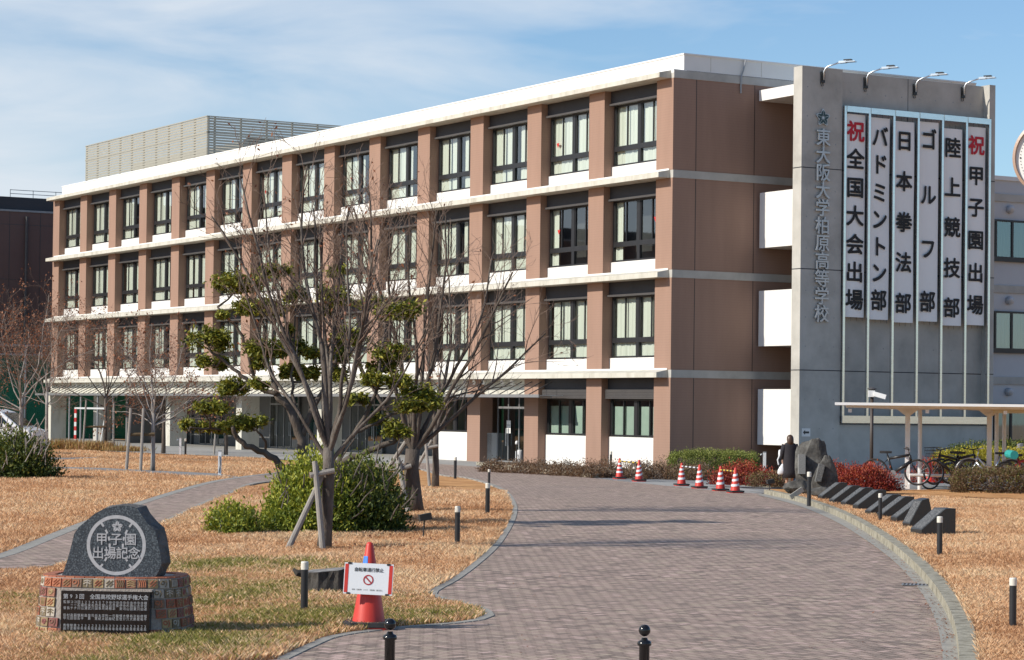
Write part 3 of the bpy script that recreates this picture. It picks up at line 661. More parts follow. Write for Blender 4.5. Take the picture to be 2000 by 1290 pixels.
for j, (txt, zt, zb, pos, cw, chh) in enumerate(BAN):
    yc = (PYS[j] + PYS[j + 1]) / 2 - 0.03; hw = 0.50
    t = thing('banner', BLAB[j], 'banner', BM @ Vector((TX - 0.02, yc, zb)), BROT, 'vertical white congratulation banners')
    hgt = zt - zb; mb = MB(); n = 24; m_ = 6; V = []; F = []
    wob = lambda a, b: 0.012 * math.sin(a * 9 + j * 2) * math.sin(b * 3.1 + j) + 0.02 * math.sin(b * 5 + j)
    for a in range(n + 1):
        for b in range(m_ + 1): V.append((wob(a / n, b / m_), -hw + 2 * hw * b / m_, hgt * a / n))
    for a in range(n):
        for b in range(m_): F.append((a * (m_ + 1) + b, a * (m_ + 1) + b + 1, (a + 1) * (m_ + 1) + b + 1, (a + 1) * (m_ + 1) + b))
    mb.add(V, F); mb.add([(x - 0.004, y, z) for x, y, z in V], [f[::-1] for f in F]); mb.build('cloth', M_cloth, t, smooth=True)
    for ch, f in zip(txt, pos):
        mk = MB(); bold_char(mk, ch, (0.038, 0, hgt * (1 - f)), UX, UZ, cw * 1.22, chh * 1.02, 0.027); mk.build('banner_character', M_inkr if ch == '祝' else M_ink, t)
    mb = MB()
    for z in (0.0, hgt):
        for b in range(4): mb.bar((0.0, -hw + 0.08 + b * 0.28, z), (0.0, -hw + 0.08 + b * 0.28, z + (0.16 if z else -0.14)), 0.008)
    mb.build('tie_cord', M_frame, t)['kind'] = 'stuff'
def floodlight(y, z, label):
    t = thing('floodlight', label, 'floodlight', BM @ Vector((TX, y, z)), BROT, 'floodlights on arms along the tower top')
    if y > 5.7: off = -REC
    else: off = 0.0
    mb = MB(); mb.box(off, off + 0.06, -0.09, 0.09, -0.3, 0.12); mb.build('bracket', M_frame, t)
    mb = MB(); P = [(off + 0.10, 0, -0.2)] + [(off + 0.10, 0, 0.12), (off + 0.16, 0.04, 0.25), (off + 0.30, 0.13, 0.33), (off + 0.62, 0.36, 0.44)]
    mb.tube(P, 0.03, 8); mb.build('arm', M_steel, t, smooth=True)
    mb = MB(); d = Vector((0.53, 0.34, 0.0)).normalized(); c = Vector((off + 0.62, 0.36, 0.44))
    mb.bar(c - d * 0.03, c + d * 0.26, 0.2, 0.08); mb.bar(c + d * 0.22, c + d * 0.62, 0.26, 0.035); hd = mb.build('lamp_head', M_steel, t)
    mb = MB(); mb.bar(c + d * 0.16 + Vector((0, 0, 0.055)), c + d * 0.46 + Vector((0, 0, 0.055)), 0.19, 0.075); mb.build('heat_sink', M_frame, hd)
    mb = MB(); mb.tube([(off + 0.02, 0.02, -0.3), (off + 0.06, 0.0, -0.42), (off + 0.06, -0.08, -0.44), (off + 0.03, -0.1, -0.3)], 0.014, 6); mb.build('cable_loop', M_frame, t)
for u, v, lb in [(1606, 152, 'floodlight on a bent arm above the metal emblem'), (1690, 163, 'floodlight on a bent arm above the second banner'), (1786, 176, 'floodlight on a bent arm above the gap between third and fourth banners'), (1880, 182, 'floodlight on a bent arm at the right end of the tower top')]:
    q = BX(u, v, TX if u < 1640 else TX - REC); floodlight(q.y, q.z + 0.1, lb)

# ================================================================== RIGHT WING, CLOCK
wing = thing('school_wing', 'pale grey lower school wing with dark framed windows behind the concrete tower', 'building', BO, BROT)
M_wing = mat('wing_render', (0.55, 0.56, 0.575), 0.75, c2=(0.5, 0.51, 0.53), scale=0.7)
mb = MB(); mb.box(-12, -0.28, 15.3, 60, GZ, 11.85); mb.build('wing_wall', M_wing, wing)
mb = MB(); mb.box(-12.1, -0.2, 15.25, 60, 11.75, 11.92); mb.build('coping', M_white, wing)
for k in range(3):
    mb = MB(); mb.box(-0.3, -0.2, 15.3, 60, ZL[k], ZL[k] + 0.31); mb.build('wing_band', M_fair, wing)
M_teal = mat('teal_curtain', (0.22, 0.42, 0.42), 0.9, c2=(0.30, 0.52, 0.50), scale=2, stretch=(1, 5, 0.1))
M_wglass = glassmat('wing_glass', (0.85, 0.95, 0.95), 0.16)
def wing_window(y0, y1, z0, z1, curtain):
    f = MB(); n = 3; w = (y1 - y0) / n; x = -0.24
    for j in range(n + 1): f.box(x, x + 0.09, y0 + j * w - 0.05, y0 + j * w + 0.05, z0, z1)
    f.box(x - 0.003, x + 0.10, y0, y1, z1 - 0.08, z1); f.box(x - 0.003, x + 0.12, y0 - 0.05, y1, z0 - 0.14, z0 + 0.06); f.box(-0.279, x, y0, y1, z0, z1)
    wn = f.build('window', M_frame, wing)
    g = MB(); g.add([(x + 0.05, y0, z0), (x + 0.05, y1, z0), (x + 0.05, y1, z1), (x + 0.05, y0, z1)], [(0, 1, 2, 3)]); g.build('pane', M_wglass, wn)
    c = MB(); V = []; F = []; N = 90
    for i in range(N + 1):
        y = y0 + (y1 - y0) * i / N; xx = x + 0.02 + 0.012 * math.sin(i * 1.3)
        V += [(xx, y, z0), (xx, y, z1)]
    for i in range(N): F.append((2 * i, 2 * i + 2, 2 * i + 3, 2 * i + 1))
    c.add(V, F); c.build('curtain', curtain, wn)
for y0 in (15.4, 18.6):
    for k, (z0, z1) in enumerate([(0.9, 2.45), (4.7, 6.3), (8.5, 10.1)]): wing_window(y0, y0 + 2.7, z0, z1, M_teal if k != 1 else M_curt)
for k in range(3):
    mb = MB(); q = Vector((-0.28, 17.1, 2.95 + 3.8 * k)); mb.lathe([(0.0, 0.2), (0.16, 0.19), (0.17, 0.05), (0.17, 0.0)], 16)
    V = [(z, x, y) for x, y, z in mb.V]; m2 = MB(); m2.add(V, mb.F); o = m2.build('vent_cover', M_wing, wing, smooth=True, loc=q)
# big street clock, its left edge in the picture
ck = AT(2057, 308, 40.0); CKR = 0.66
clock = thing('pole_clock', 'large round clock with brown rim on a pole at the right picture edge', 'clock', (ck.x, ck.y, 0), R(-22))
mb = MB(); zc = ck.z
def ringpts(r, y, n=48): return [(r * math.cos(2 * math.pi * k / n), y, zc + r * math.sin(2 * math.pi * k / n)) for k in range(n)]
def disc(r, y, n=48): return ringpts(r, y, n)
mb = MB(); n = 64
for (r0, y0), (r1, y1) in [((CKR, 0.08), (CKR, -0.1)), ((CKR, -0.1), (CKR - 0.045, -0.12)), ((CKR - 0.045, -0.12), (CKR - 0.053, -0.06))]:
    A, B = ringpts(r0, y0, n), ringpts(r1, y1, n)
    mb.add(A + B, [(i, (i + 1) % n, n + (i + 1) % n, n + i) for i in range(n)])
mb.add(ringpts(CKR, 0.08, n), [tuple(range(n))]); mb.build('clock_rim', mat('tan_rim', (0.36, 0.24, 0.17), 0.4, c2=(0.4, 0.27, 0.2), scale=2), clock)
mb = MB(); mb.add(ringpts(CKR - 0.047, -0.065, n), [tuple(range(n))[::-1]]); dial = mb.build('dial', M_white, clock)
mb = MB(); 
for k in range(60):
    a = 2 * math.pi * k / 60; r = CKR - 0.13; L_ = 0.016 if k % 5 == 0 else 0.008
    c = Vector((r * math.cos(a), -0.073, zc + r * math.sin(a))); mb.add([c + Vector((s * L_ * .8, 0, t * L_ * .8)) for s, t in ((-1, -1), (1, -1), (1, 1), (-1, 1))], [(0, 1, 2, 3)])
mb.build('minute_mark', M_frame, dial)['kind'] = 'stuff'
mb = MB()
for k in range(1, 13):
    a = math.pi / 2 - 2 * math.pi * k / 12; r = CKR - 0.23; txt = str(k)
    for q_, ch in enumerate(txt): put_char(mb, ch, (r * math.cos(a) + (q_ - (len(txt) - 1) / 2) * 0.075, -0.074, zc + r * math.sin(a)), (1, 0, 0), (0, 0, 1), 0.15, 0.15, 0.01, cell=False)
mb.build('numerals', M_frame, dial)
mb = MB(); mb.bar((0.02, -0.078, zc - 0.03), (-0.02, -0.078, zc + 0.27), 0.016, 0.004); mb.build('minute_hand', M_frame, dial)
mb = MB(); mb.bar((0.0, -0.084, zc), (0.15, -0.084, zc + 0.09), 0.022, 0.004); mb.build('hour_hand', M_frame, dial)
mb = MB(); mb.tube([(0, 0.0, 0), (0, 0.0, zc - CKR + 0.02)], [0.07, 0.05], 12); mb.build('pole', M_lip, clock)

# ================================================================== ROOF SCREEN, GYM, NET FENCE
M_louv = mat('champagne_louvre', (0.40, 0.375, 0.305), 0.5, metal=0.2, c2=(0.36, 0.34, 0.28), scale=3)
screen = thing('roof_screen', 'beige horizontal louvre enclosure on the roof behind the parapet', 'louvre screen', BO, BROT)
SX0, SX1, SY0, SY1 = -69.0, -49.6, 2.0, 13.5; SZ = BY(405, 226, 2.0).z
nl = 21; z = SZ
f1 = MB(); f2 = MB()
for j in range(nl):
    z = SZ - 0.09 - j * 0.152
    f1.box(SX0, SX1, SY0, SY0 + 0.03, z - 0.118, z); f2.box(SX1, SX1 + 0.03, SY0 + 0.02, SY1, z - 0.112, z)
f1.box(SX0 - 0.02, SX1 + 0.03, SY0 - 0.03, SY0 + 0.05, SZ - 0.06, SZ); f2.box(SX1 - 0.03, SX1 + 0.05, SY0 + 0.05, SY1, SZ - 0.06, SZ)
f1.box(SX0 - 0.02, SX1, SY0 - 0.02, SY0 + 0.04, SZ - 0.98, SZ - 0.88); f2.box(SX1, SX1 + 0.05, SY0 + 0.04, SY1, SZ - 0.98, SZ - 0.88)
f1.build('louvre_front', M_louv, screen); f2.build('louvre_side', M_louv, screen)
mb = MB(); x = SX0
while x < SX1 + 0.1: mb.box(x - 0.05, x + 0.05, SY0 + 0.04, SY0 + 0.14, 15.0, SZ - 0.02); x += 1.94
mb.build('screen_post', M_louv, screen)['kind'] = 'stuff'
mb = MB(); y = SY0 + 0.5
while y < SY1: mb.box(SX1 - 0.12, SX1 - 0.02, y - 0.05, y + 0.05, 15.0, SZ - 0.02); y += 1.6
mb.build('side_post', M_louv, screen)['kind'] = 'stuff'
mb = MB(); mb.box(SX0 + 0.8, SX1 - 1.6, SY0 + 2.9, SY0 + 5.0, 15.0, SZ - 1.1); mb.build('rooftop_machine', mat('unit_casing', (0.42, 0.41, 0.36), 0.6, c2=(0.36, 0.35, 0.31), scale=2), screen)
mb = MB(); mb.box(SX1 - 1.5, SX1 - 0.8, SY0 + 2.9, SY0 + 6.1, 15.0, SZ - 1.0); mb.build('side_machine', M_navy, screen)
gx = -80.0
q0 = BX(50, 412, gx); q1 = BX(50, 386, gx)
gym = thing('gymnasium', 'big dark brown gymnasium with a black roof band behind the school left end', 'building', BO, BROT)
M_gym = mat('maroon_cladding', (0.125, 0.075, 0.065), 0.7, c2=(0.14, 0.085, 0.072), scale=0.6)
mb = MB(); mb.box(gx - 30, gx, -60, 40, -1, q0.z); mb.build('gym_wall', M_gym, gym)
mb = MB(); mb.box(gx - 30, gx - 0.15, -60, 40, q0.z, q1.z); mb.build('roof_band', M_navy, gym)
mb = MB(); mb.box(gx - 0.1, gx + 0.06, -60, 40, q0.z - 0.1, q0.z + 0.03); mb.build('roof_trim', M_greymet, gym)
mb = MB()
for v in (440, 547): z = BX(50, v, gx).z; mb.box(gx, gx + 0.012, -60, 40, z - 0.02, z + 0.02)
for u in (18, 78): y = BX(u, 500, gx).y; mb.box(gx, gx + 0.012, y - 0.02, y + 0.02, 0, q0.z - 0.1)
mb.build('cladding_joint', M_lip, gym)['kind'] = 'stuff'
mb = MB(); y = BX(50, 500, gx).y; mb.tube([(gx + 0.12, y, q0.z - 0.4), (gx + 0.12, y, 0)], 0.10, 8); mb.build('downpipe', M_lip, gym)
rail = thing('roof_railing', 'thin metal guard rail along the gymnasium roof edge', 'railing', BO, BROT)
mb = MB(); ya = BX(20, 380, gx - 1).y; yb = BX(120, 380, gx - 1).y + 2
for dz in (0.3, 0.55): mb.bar((gx - 1, ya, q1.z + dz), (gx - 1, yb, q1.z + dz), 0.04)
mb.build('rail', M_greymet, rail)
mb = MB(); y = ya
while y < yb: mb.bar((gx - 1, y, q1.z), (gx - 1, y, q1.z + .58), 0.035); y += 1.6
mb.build('post', M_greymet, rail)['kind'] = 'stuff'
M_net = bpy.data.materials.new('green_net')
def net_mat():
    M_net.use_nodes = True; nt = M_net.node_tree; N = nt.nodes.new; L = nt.links.new; b = nt.nodes['Principled BSDF']; b.inputs['Base Color'].default_value = (0.012, 0.15, 0.09, 1); b.inputs['Roughness'].default_value = 0.8
    t = N('ShaderNodeBsdfTransparent'); mx = N('ShaderNodeMixShader'); n = N('ShaderNodeTexNoise'); n.inputs['Scale'].default_value = 0.6; tc = N('ShaderNodeTexCoord'); L(tc.outputs['Object'], n.inputs[0])
    mr = N('ShaderNodeMapRange'); mr.inputs[1].default_value = 0.3; mr.inputs[2].default_value = 0.7; mr.inputs[3].default_value = 0.45; mr.inputs[4].default_value = 0.95; L(n.outputs['Fac'], mr.inputs[0])
    L(mr.outputs[0], mx.inputs[0]); L(t.outputs[0], mx.inputs[1]); L(b.outputs[0], mx.inputs[2]); L(mx.outputs[0], nt.nodes['Material Output'].inputs[0])
net_mat()
nx = -74.0
nf = thing('net_fence', 'tall green ball stop net on pipe frame beside the school left end', 'net fence', BO, BROT)
z_top = BX(60, 676, nx).z; z_mid = BX(60, 694, nx).z; zb = GZ
na, nb_ = -40, 12
mb = MB(); mb.add([(nx, na, zb), (nx, nb_, zb), (nx, nb_, z_mid), (nx, na, z_mid)], [(0, 1, 2, 3)]); mb.build('net', M_net, nf)
mb = MB(); mb.tube([(nx, na, z_top), (nx, nb_, z_top)], 0.06, 6); mb.build('top_pipe', M_steel, nf)
mb = MB(); mb.tube([(nx, na, z_mid), (nx, nb_, z_mid)], 0.06, 6); mb.build('middle_pipe', M_steel, nf)
for y in (-36, -30, -24, -18, -12, -6, 0, 6): mb = MB(); mb.tube([(nx, y, zb), (nx, y, z_top)], 0.08, 8); mb.build('pole', M_greymet, nf)
# green court wall and floor seen through the open porch end
court = thing('court_wall', 'green sheet wall of the ball court seen past the porch columns', 'court wall', BO, BROT)
mb = MB(); mb.box(-74.6, -74.45, -10, 40, -0.3, 3.4); mb.build('green_sheet', mat('green_sheet', (0.025, 0.21, 0.07), 0.7, c2=(0.03, 0.27, 0.10), scale=2, stretch=(1, 4, 0.3)), court)
goal = thing('futsal_goal', 'red and white striped goal frame beside the green court wall', 'goal', BM @ Vector((-70.8, -1.3, GZ)), BROT)
gb = AT(147, 856, 139.0); goal.location = (gb.x, gb.y, GZ + 0.02)
goal.rotation_euler = (0, 0, R(-100))
mr_ = MB(); mw = MB(); 
for j in range(8): (mr_ if j % 2 else mw).box(-0.06, 0.06, -0.06, 0.06, j * 0.25, j * 0.25 + 0.25)
mw.build('striped_post', M_white, goal); mr_.build('red_stripe', M_red, goal)['kind'] = 'stuff'
mb = MB(); mb.box(-0.06, 0.06, -0.06, 1.9, 2.0, 2.1); mb.build('crossbar', M_white, goal)
mb = MB(); mb.tube([(0, 1.84, 0), (0, 1.84, 2.0)], 0.05, 8); mb.build('far_post', M_white, goal)
mb = MB(); mb.tube([(0.9, 1.84, 0), (0.0, 1.84, 2.0)], 0.03, 6); mb.build('brace', M_white, goal)

# ================================================================== VEGETATION
M_bark = mat('grey_bark', (0.20, 0.175, 0.155), 0.9, c2=(0.30, 0.27, 0.24), scale=5, ramp=[(0.055, 0.045, 0.038), (0.115, 0.096, 0.082), (0.21, 0.188, 0.166)], bump=0.8, bscale=40, stretch=(1, 1, 0.35), spec=0.15)
M_barkd = mat('dark_bark', (0.08, 0.065, 0.055), 0.95, c2=(0.15, 0.125, 0.105), scale=6, bump=1.0, bscale=35, stretch=(1, 1, 0.35), spec=0.1)
M_twig = mat('red_brown_twig', (0.13, 0.09, 0.07), 0.85, c2=(0.22, 0.165, 0.135), scale=4, spec=0.15)
M_birch = mat('pale_bark', (0.42, 0.39, 0.36), 0.9, c2=(0.20, 0.17, 0.15), scale=6, stretch=(1, 1, 0.5), spec=0.15)
M_stake = mat('weathered_stake', (0.25, 0.225, 0.20), 0.9, c2=(0.34, 0.315, 0.285), scale=4, stretch=(4, 4, 0.4), bump=0.4, bscale=40, spec=0.15)
M_rope = mat('palm_rope', (0.10, 0.07, 0.045), 0.95, c2=(0.16, 0.12, 0.07), scale=30, spec=0.1)
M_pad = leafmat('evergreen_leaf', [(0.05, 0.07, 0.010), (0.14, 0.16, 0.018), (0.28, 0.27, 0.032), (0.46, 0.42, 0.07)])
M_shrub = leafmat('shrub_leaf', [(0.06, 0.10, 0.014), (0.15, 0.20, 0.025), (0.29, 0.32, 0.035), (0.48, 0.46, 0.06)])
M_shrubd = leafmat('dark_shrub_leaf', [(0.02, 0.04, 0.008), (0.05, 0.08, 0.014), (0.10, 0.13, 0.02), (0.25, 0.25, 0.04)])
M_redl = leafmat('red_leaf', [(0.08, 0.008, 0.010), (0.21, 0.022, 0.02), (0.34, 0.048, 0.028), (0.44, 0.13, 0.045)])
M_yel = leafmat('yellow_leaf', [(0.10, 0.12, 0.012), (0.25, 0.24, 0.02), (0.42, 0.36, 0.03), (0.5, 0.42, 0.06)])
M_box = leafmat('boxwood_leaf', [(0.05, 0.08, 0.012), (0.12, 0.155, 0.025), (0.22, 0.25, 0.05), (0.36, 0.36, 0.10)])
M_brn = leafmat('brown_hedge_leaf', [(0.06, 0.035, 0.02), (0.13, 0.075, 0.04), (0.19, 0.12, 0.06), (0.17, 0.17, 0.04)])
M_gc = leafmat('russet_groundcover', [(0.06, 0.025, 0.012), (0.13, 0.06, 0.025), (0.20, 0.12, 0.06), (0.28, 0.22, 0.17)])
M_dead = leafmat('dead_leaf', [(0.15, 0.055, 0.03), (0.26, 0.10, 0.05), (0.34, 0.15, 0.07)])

def rv(r, s=1.0): return Vector((r.gauss(0, s), r.gauss(0, s), r.gauss(0, s)))
def grow(tr, tw, r, p, d, L, rad, lev, segs, bend, up, thick):
    """one branch: returns its points; twigs thinner than `thick` go to the crown mesh"""
    pts = [p.copy()]; q = p.copy(); dd = d.normalized(); st = L / segs
    for i in range(segs):
        dd = (dd + rv(r, bend) + Vector((0, 0, up))).normalized(); q = q + dd * st; pts.append(q.copy())
    end = max(rad * 0.28, 0.0028)
    rads = [rad + (end - rad) * (i / segs) ** 0.85 for i in range(segs + 1)]
    if rad > thick: tr.tube(pts, rads, 7 if rad > 0.04 else 5, r.random(), caps=False)
    else: tw.tube(pts, rads, 4 if rad > 0.008 else 3, r.random(), caps=False)
    return pts, rads
def ramify(tr, tw, r, pts, rads, lev, maxlev, lens, ang, dens, thick, tips, start=0.25, up=0.05):
    L = sum((pts[i + 1] - pts[i]).length for i in range(len(pts) - 1)); n = max(1, int(L * dens[lev] + r.random())); k = len(pts) - 1
    for j in range(n):
        t = start + (1 - start) * ((j + r.random()) / n); i = min(int(t * k), k - 1); f = t * k - i
        p = pts[i].lerp(pts[i + 1], f); d = (pts[i + 1] - pts[i]).normalized(); rad = (rads[i] + (rads[i + 1] - rads[i]) * f) * r.uniform(.42, .62)
        ax = d.cross(rv(r)).normalized(); nd = Matrix.Rotation(R(r.uniform(*ang)), 3, ax) @ d
        LL = lens[lev] * r.uniform(.55, 1.15) * (1.1 - 0.55 * t)
        a, b = grow(tr, tw, r, p, nd, LL, max(rad, 0.0035), lev, 4 if lev < 2 else 3, 0.10, up, thick)
        tips.append(a[-1])
        if lev + 1 < maxlev: ramify(tr, tw, r, a, b, lev + 1, maxlev, lens, ang, dens, thick, tips, 0.2, up)
def leaf_quad(mb, c, d, n, L, W, a):
    d = d.normalized(); s = d.cross(n); s = s.normalized() if s.length > 1e-6 else d.orthogonal().normalized(); nn = s.cross(d)
    mb.add([c - d * L * .5, c + s * W * .5 + nn * W * .12, c + d * L * .5, c - s * W * .5 + nn * W * .12], [(0, 1, 2, 3)], a)
def dead_leaves(r, tips, n, size=0.05):
    mb = MB()
    for _ in range(n): leaf_quad(mb, r.choice(tips) + rv(r, 0.05), rv(r) + Vector((0, 0, -1)), rv(r), size * r.uniform(.7, 1.3), size * .6, r.random())
    return mb
def stake_tree(t, r, h, offs, bar=True):
    """support stakes tied to a trunk; parts of the tree thing"""
    for (dx, dy, lean, hh) in offs:
        mb = MB(); mb.tube([(dx, dy, -0.05), (dx + lean, dy * 0.4, hh)], [0.042, 0.038], 8, caps=True); mb.build('support_stake', M_stake, t)
def bare_tree(label, base, seed, mains, fork, r0, lens, dens, thick, bark, dl=60, lean=0.0, name='bare_tree', maxlev=3, ang=(22, 46), bend=0.06, trunk_pts=None, group='leafless trees on the lawn', mlen=4.0, leafsize=0.05, up=0.03):
    r = random.Random(seed); t = thing(name, label, 'tree', base, 0, group); tr = MB(); tw = MB(); tips = []
    tp = trunk_pts or [(0, 0, -0.1), (0.01, 0, fork * .3), (lean * .5, 0.02, fork * .65), (lean, 0, fork)]
    tp = [Vector(p) for p in tp]; k = len(tp)
    rr = [r0 * (1.28 if i == 0 else 1.06 if i == 1 else 1.0 - 0.04 * i) for i in range(k)]
    tr.tube(tp, rr, 12, 0.5)
    for (ax, az, ln, rad, z) in mains:       # sideways tilt, depth tilt (degrees), length, radius, start fraction of trunk
        p = tp[-1].copy() if z >= 1 else tp[-2].lerp(tp[-1], z); p = p - Vector((0, 0, rad * 0.8))
        d = Vector((math.tan(R(ax)), math.tan(R(az)), 1)).normalized()
        a, b = grow(tr, tw, r, p, d, ln, rad, 0, 14, bend * 1.25, up, 0.0); tips.append(a[-1])
        ramify(tr, tw, r, a, b, 0, maxlev, lens, ang, dens, thick, tips, 0.3, up)
    tr.build('trunk', bark, t, smooth=True); tw.build('crown', M_twig, t)
    if dl: dead_leaves(r, tips, dl, leafsize).build('dead_leaf', M_dead, t)['kind'] = 'stuff'
    return t, tips
# big front tree
A = G(632, 1072)
tA, _ = bare_tree('tall leafless tree with a smooth grey trunk and two stakes beside the leafy bush', A, 21,
    [(-24, 8, 4.1, .036, .9), (-17, -10, 4.2, .042, 1), (-10, 6, 3.9, .043, .95), (-3, -5, 4.2, .045, 1), (4, 10, 3.8, .039, 1), (9, -8, 3.9, .042, .95), (15, 5, 3.6, .038, .9), (23, -6, 3.3, .04, .8), (-33, 0, 3.2, .034, .6), (33, 4, 2.5, .034, .5), (0, 22, 3.5, .04, .7), (-12, 20, 3.7, .04, .8), (13, -18, 3.4, .038, .8)], 1.75, 0.09,
    [1.3, .62, .30], [2.9, 4.4, 5.4], 0.013, M_bark, 300, trunk_pts=[(0, 0, -0.1), (0.03, 0, 0.35), (0.06, 0, 1.0), (0.05, 0.0, 1.45)], leafsize=0.06, ang=(20, 42))
for p, q in [((-0.47, -0.55, 0.0), (0.0, 0.02, 1.12)), ((0.02, -0.42, 0.0), (-0.13, -0.16, 1.25)), ((-0.19, -0.2, 1.05), (0.15, -0.12, 1.12))]:
    mb = MB(); mb.tube([p, q], [0.045, 0.04], 9); mb.build('support_stake', M_stake, tA)
mb = MB(); mb.tube([(-0.15, -0.15, 1.02), (-0.15, -0.15, 1.10)], 0.065, 10); mb.build('rope_tie', M_rope, tA)
# second big tree, dark forked trunk
Bp = G(805, 1000)
tB, _ = bare_tree('leafless tree with a thick dark forked trunk behind the bush, nearer the driveway', Bp, 34,
    [(-30, 4, 4.4, .047, 1), (-16, -8, 4.6, .056, 1), (-6, 10, 4.8, .052, 1), (3, -6, 4.9, .06, 1), (11, 8, 4.8, .052, 1), (19, -4, 4.7, .055, 1), (27, 6, 4.5, .048, 1), (35, -8, 4.1, .055, 1), (42, -2, 3.5, .05, .9), (23, 18, 4.3, .05, .9), (8, -18, 4.5, .05, .9)], 1.35, 0.16,
    [1.6, .75, .36], [2.5, 4.0, 5.0], 0.016, M_barkd, 180, trunk_pts=[(0.05, 0, -0.1), (0.02, 0, 0.3), (-0.03, 0, 0.85), (0.0, 0.0, 1.22)], leafsize=0.06, ang=(20, 42))
for p, q in [((-1.05, 0.5, 0.0), (-0.05, 0.1, 1.5)), ((-0.06, -0.5, 0.0), (-0.28, -0.2, 1.05)), ((-0.33, -0.22, 0.8), (-0.02, -0.18, 0.9)), ((-0.62, -0.35, 0.25), (-0.2, -0.2, 0.95))]:
    mb = MB(); mb.tube([p, q], [0.05, 0.045], 9); mb.build('support_stake', M_stake, tB)
# small staked tree behind it
Cp = G(850, 949)
tC, _ = bare_tree('slim leafless sapling tied to three stakes right of the dark forked tree', Cp, 8,
    [(-18, 5, 2.2, .05, 1), (-4, -6, 2.4, .05, 1), (10, 8, 2.4, .05, 1), (24, -4, 2.0, .045, 1), (34, 6, 1.6, .04, .9)], 1.5, 0.085, [.8, .4, .2], [2.5, 3.5, 4], 0.02, M_bark, 20)
for p, q in [((-0.14, -0.3, 0), (-0.26, -0.1, 1.15)), ((-0.02, 0.25, 0), (-0.06, 0.1, 1.2)), ((-0.75, 0.4, 0.0), (-0.1, 0.05, 1.2)), ((-0.28, -0.1, 0.98), (0.06, -0.1, 1.05))]:
    mb = MB(); mb.tube([p, q], [0.045, 0.04], 8); mb.build('support_stake', M_stake, tC)
# left lawn trees
def lawn_tree(label, u, v, seed, h, spread, bark, r0=0.075, dl=260, fork=1.5, stakes=()):
    r = random.Random(seed); m = []
    for k in range(9): m.append((spread * (-1 + 2 * (k + .5) / 9) + r.uniform(-4, 4), r.uniform(-spread, spread) * .7, (h - fork) * r.uniform(.75, 1.0), r0 * .36, r.choice([1, .8, .5])))
    for k in range(4): m.append((r.choice([-1, 1]) * r.uniform(52, 68), r.uniform(-40, 40), (h - fork) * .6, r0 * .28, .4))
    t, tips = bare_tree(label, G(u, v), seed, m, fork, r0, [(h) * .26, h * .13, h * .07], [2.8, 3.8, 4.6], 0.016, bark, dl, leafsize=0.09, up=0.0, bend=0.10, ang=(25, 55))
    for (dx, hh) in stakes: 
        mb = MB(); mb.tube([(dx, -0.3, 0), (dx * .9, -0.1, hh)], [0.05, 0.045], 8); mb.build('support_stake', M_stake, t)
    if stakes: mb = MB(); mb.tube([(stakes[0][0], -0.15, 1.1), (0.06, -0.08, 1.12)], 0.05, 8); mb.build('cross_stake', M_rope, t)
    return t
lawn_tree('young leafless tree with pale trunk and two stakes in the middle of the left lawn', 298, 920, 51, 4.9, 46, M_birch, .062, 700, 1.75, [(-0.75, 1.9), (-0.32, 1.9)])
lawn_tree('young leafless tree with a straight grey trunk and two stakes on the far lawn edge', 205, 880, 52, 7.4, 44, M_bark, .085, 1100, 2.6, [(-1.0, 2.4), (0.45, 2.3)])
lawn_tree('spreading bare tree full of red brown dead leaves behind the dark left bush', 40, 893, 53, 7.2, 52, M_birch, .085, 3200, 2.2)
lawn_tree('thin bare tree between the dark bush and the goal frame', 90, 884, 57, 6.2, 34, M_birch, .07, 500, 2.6)
lawn_tree('low leafless tree with a dark short trunk in front of the porch columns', 319, 886, 54, 4.3, 54, M_barkd, .085, 900, 1.9)
lawn_tree('small leafless tree by the porch doors with a leaning stake', 441, 889, 55, 4.2, 36, M_bark, .08, 60, 1.6, [(-0.5, 1.4)])

# ---- pruned evergreen with leaf pads
PADS = [(535, 529, 30, 15), (464, 555, 48, 19), (509, 600, 50, 19), (434, 617, 12, 8), (407, 666, 40, 24), (496, 682, 26, 18), (535, 682, 28, 20), (418, 711, 30, 16), (509, 708, 20, 16), (457, 757, 30, 18), (509, 750, 18, 12), (410, 797, 32, 14), (369, 832, 18, 12), (395, 836, 18, 10), (438, 835, 32, 14), (493, 828, 30, 16),
        (653, 532, 22, 13), (650, 578, 32, 22), (578, 578, 22, 16), (640, 607, 15, 12), (565, 643, 12, 10), (770, 607, 48, 20), (730, 594, 25, 15), (672, 659, 40, 20), (578, 679, 20, 18), (568, 727, 25, 18), (665, 692, 18, 16), (770, 692, 35, 17), (744, 714, 30, 17), (659, 731, 18, 16), (724, 740, 25, 15), (780, 744, 30, 15),
        (812, 767, 30, 14), (796, 793, 35, 15), (841, 786, 28, 20), (740, 819, 18, 12), (780, 841, 28, 17), (600, 731, 22, 15), (620, 690, 24, 14), (700, 780, 24, 14)]
YC = 41.0; KC = FPX / YC
er = random.Random(77); cb = Vector((AT(610, 960, YC).x, YC, H(0, YC)))
ev = thing('cloud_pruned_tree', 'evergreen tree pruned into separate leaf pads on crooked dark limbs', 'tree', cb)
def ep(u, v, dy=0.0): return AT(u, v, YC + dy) - cb
tr = MB()
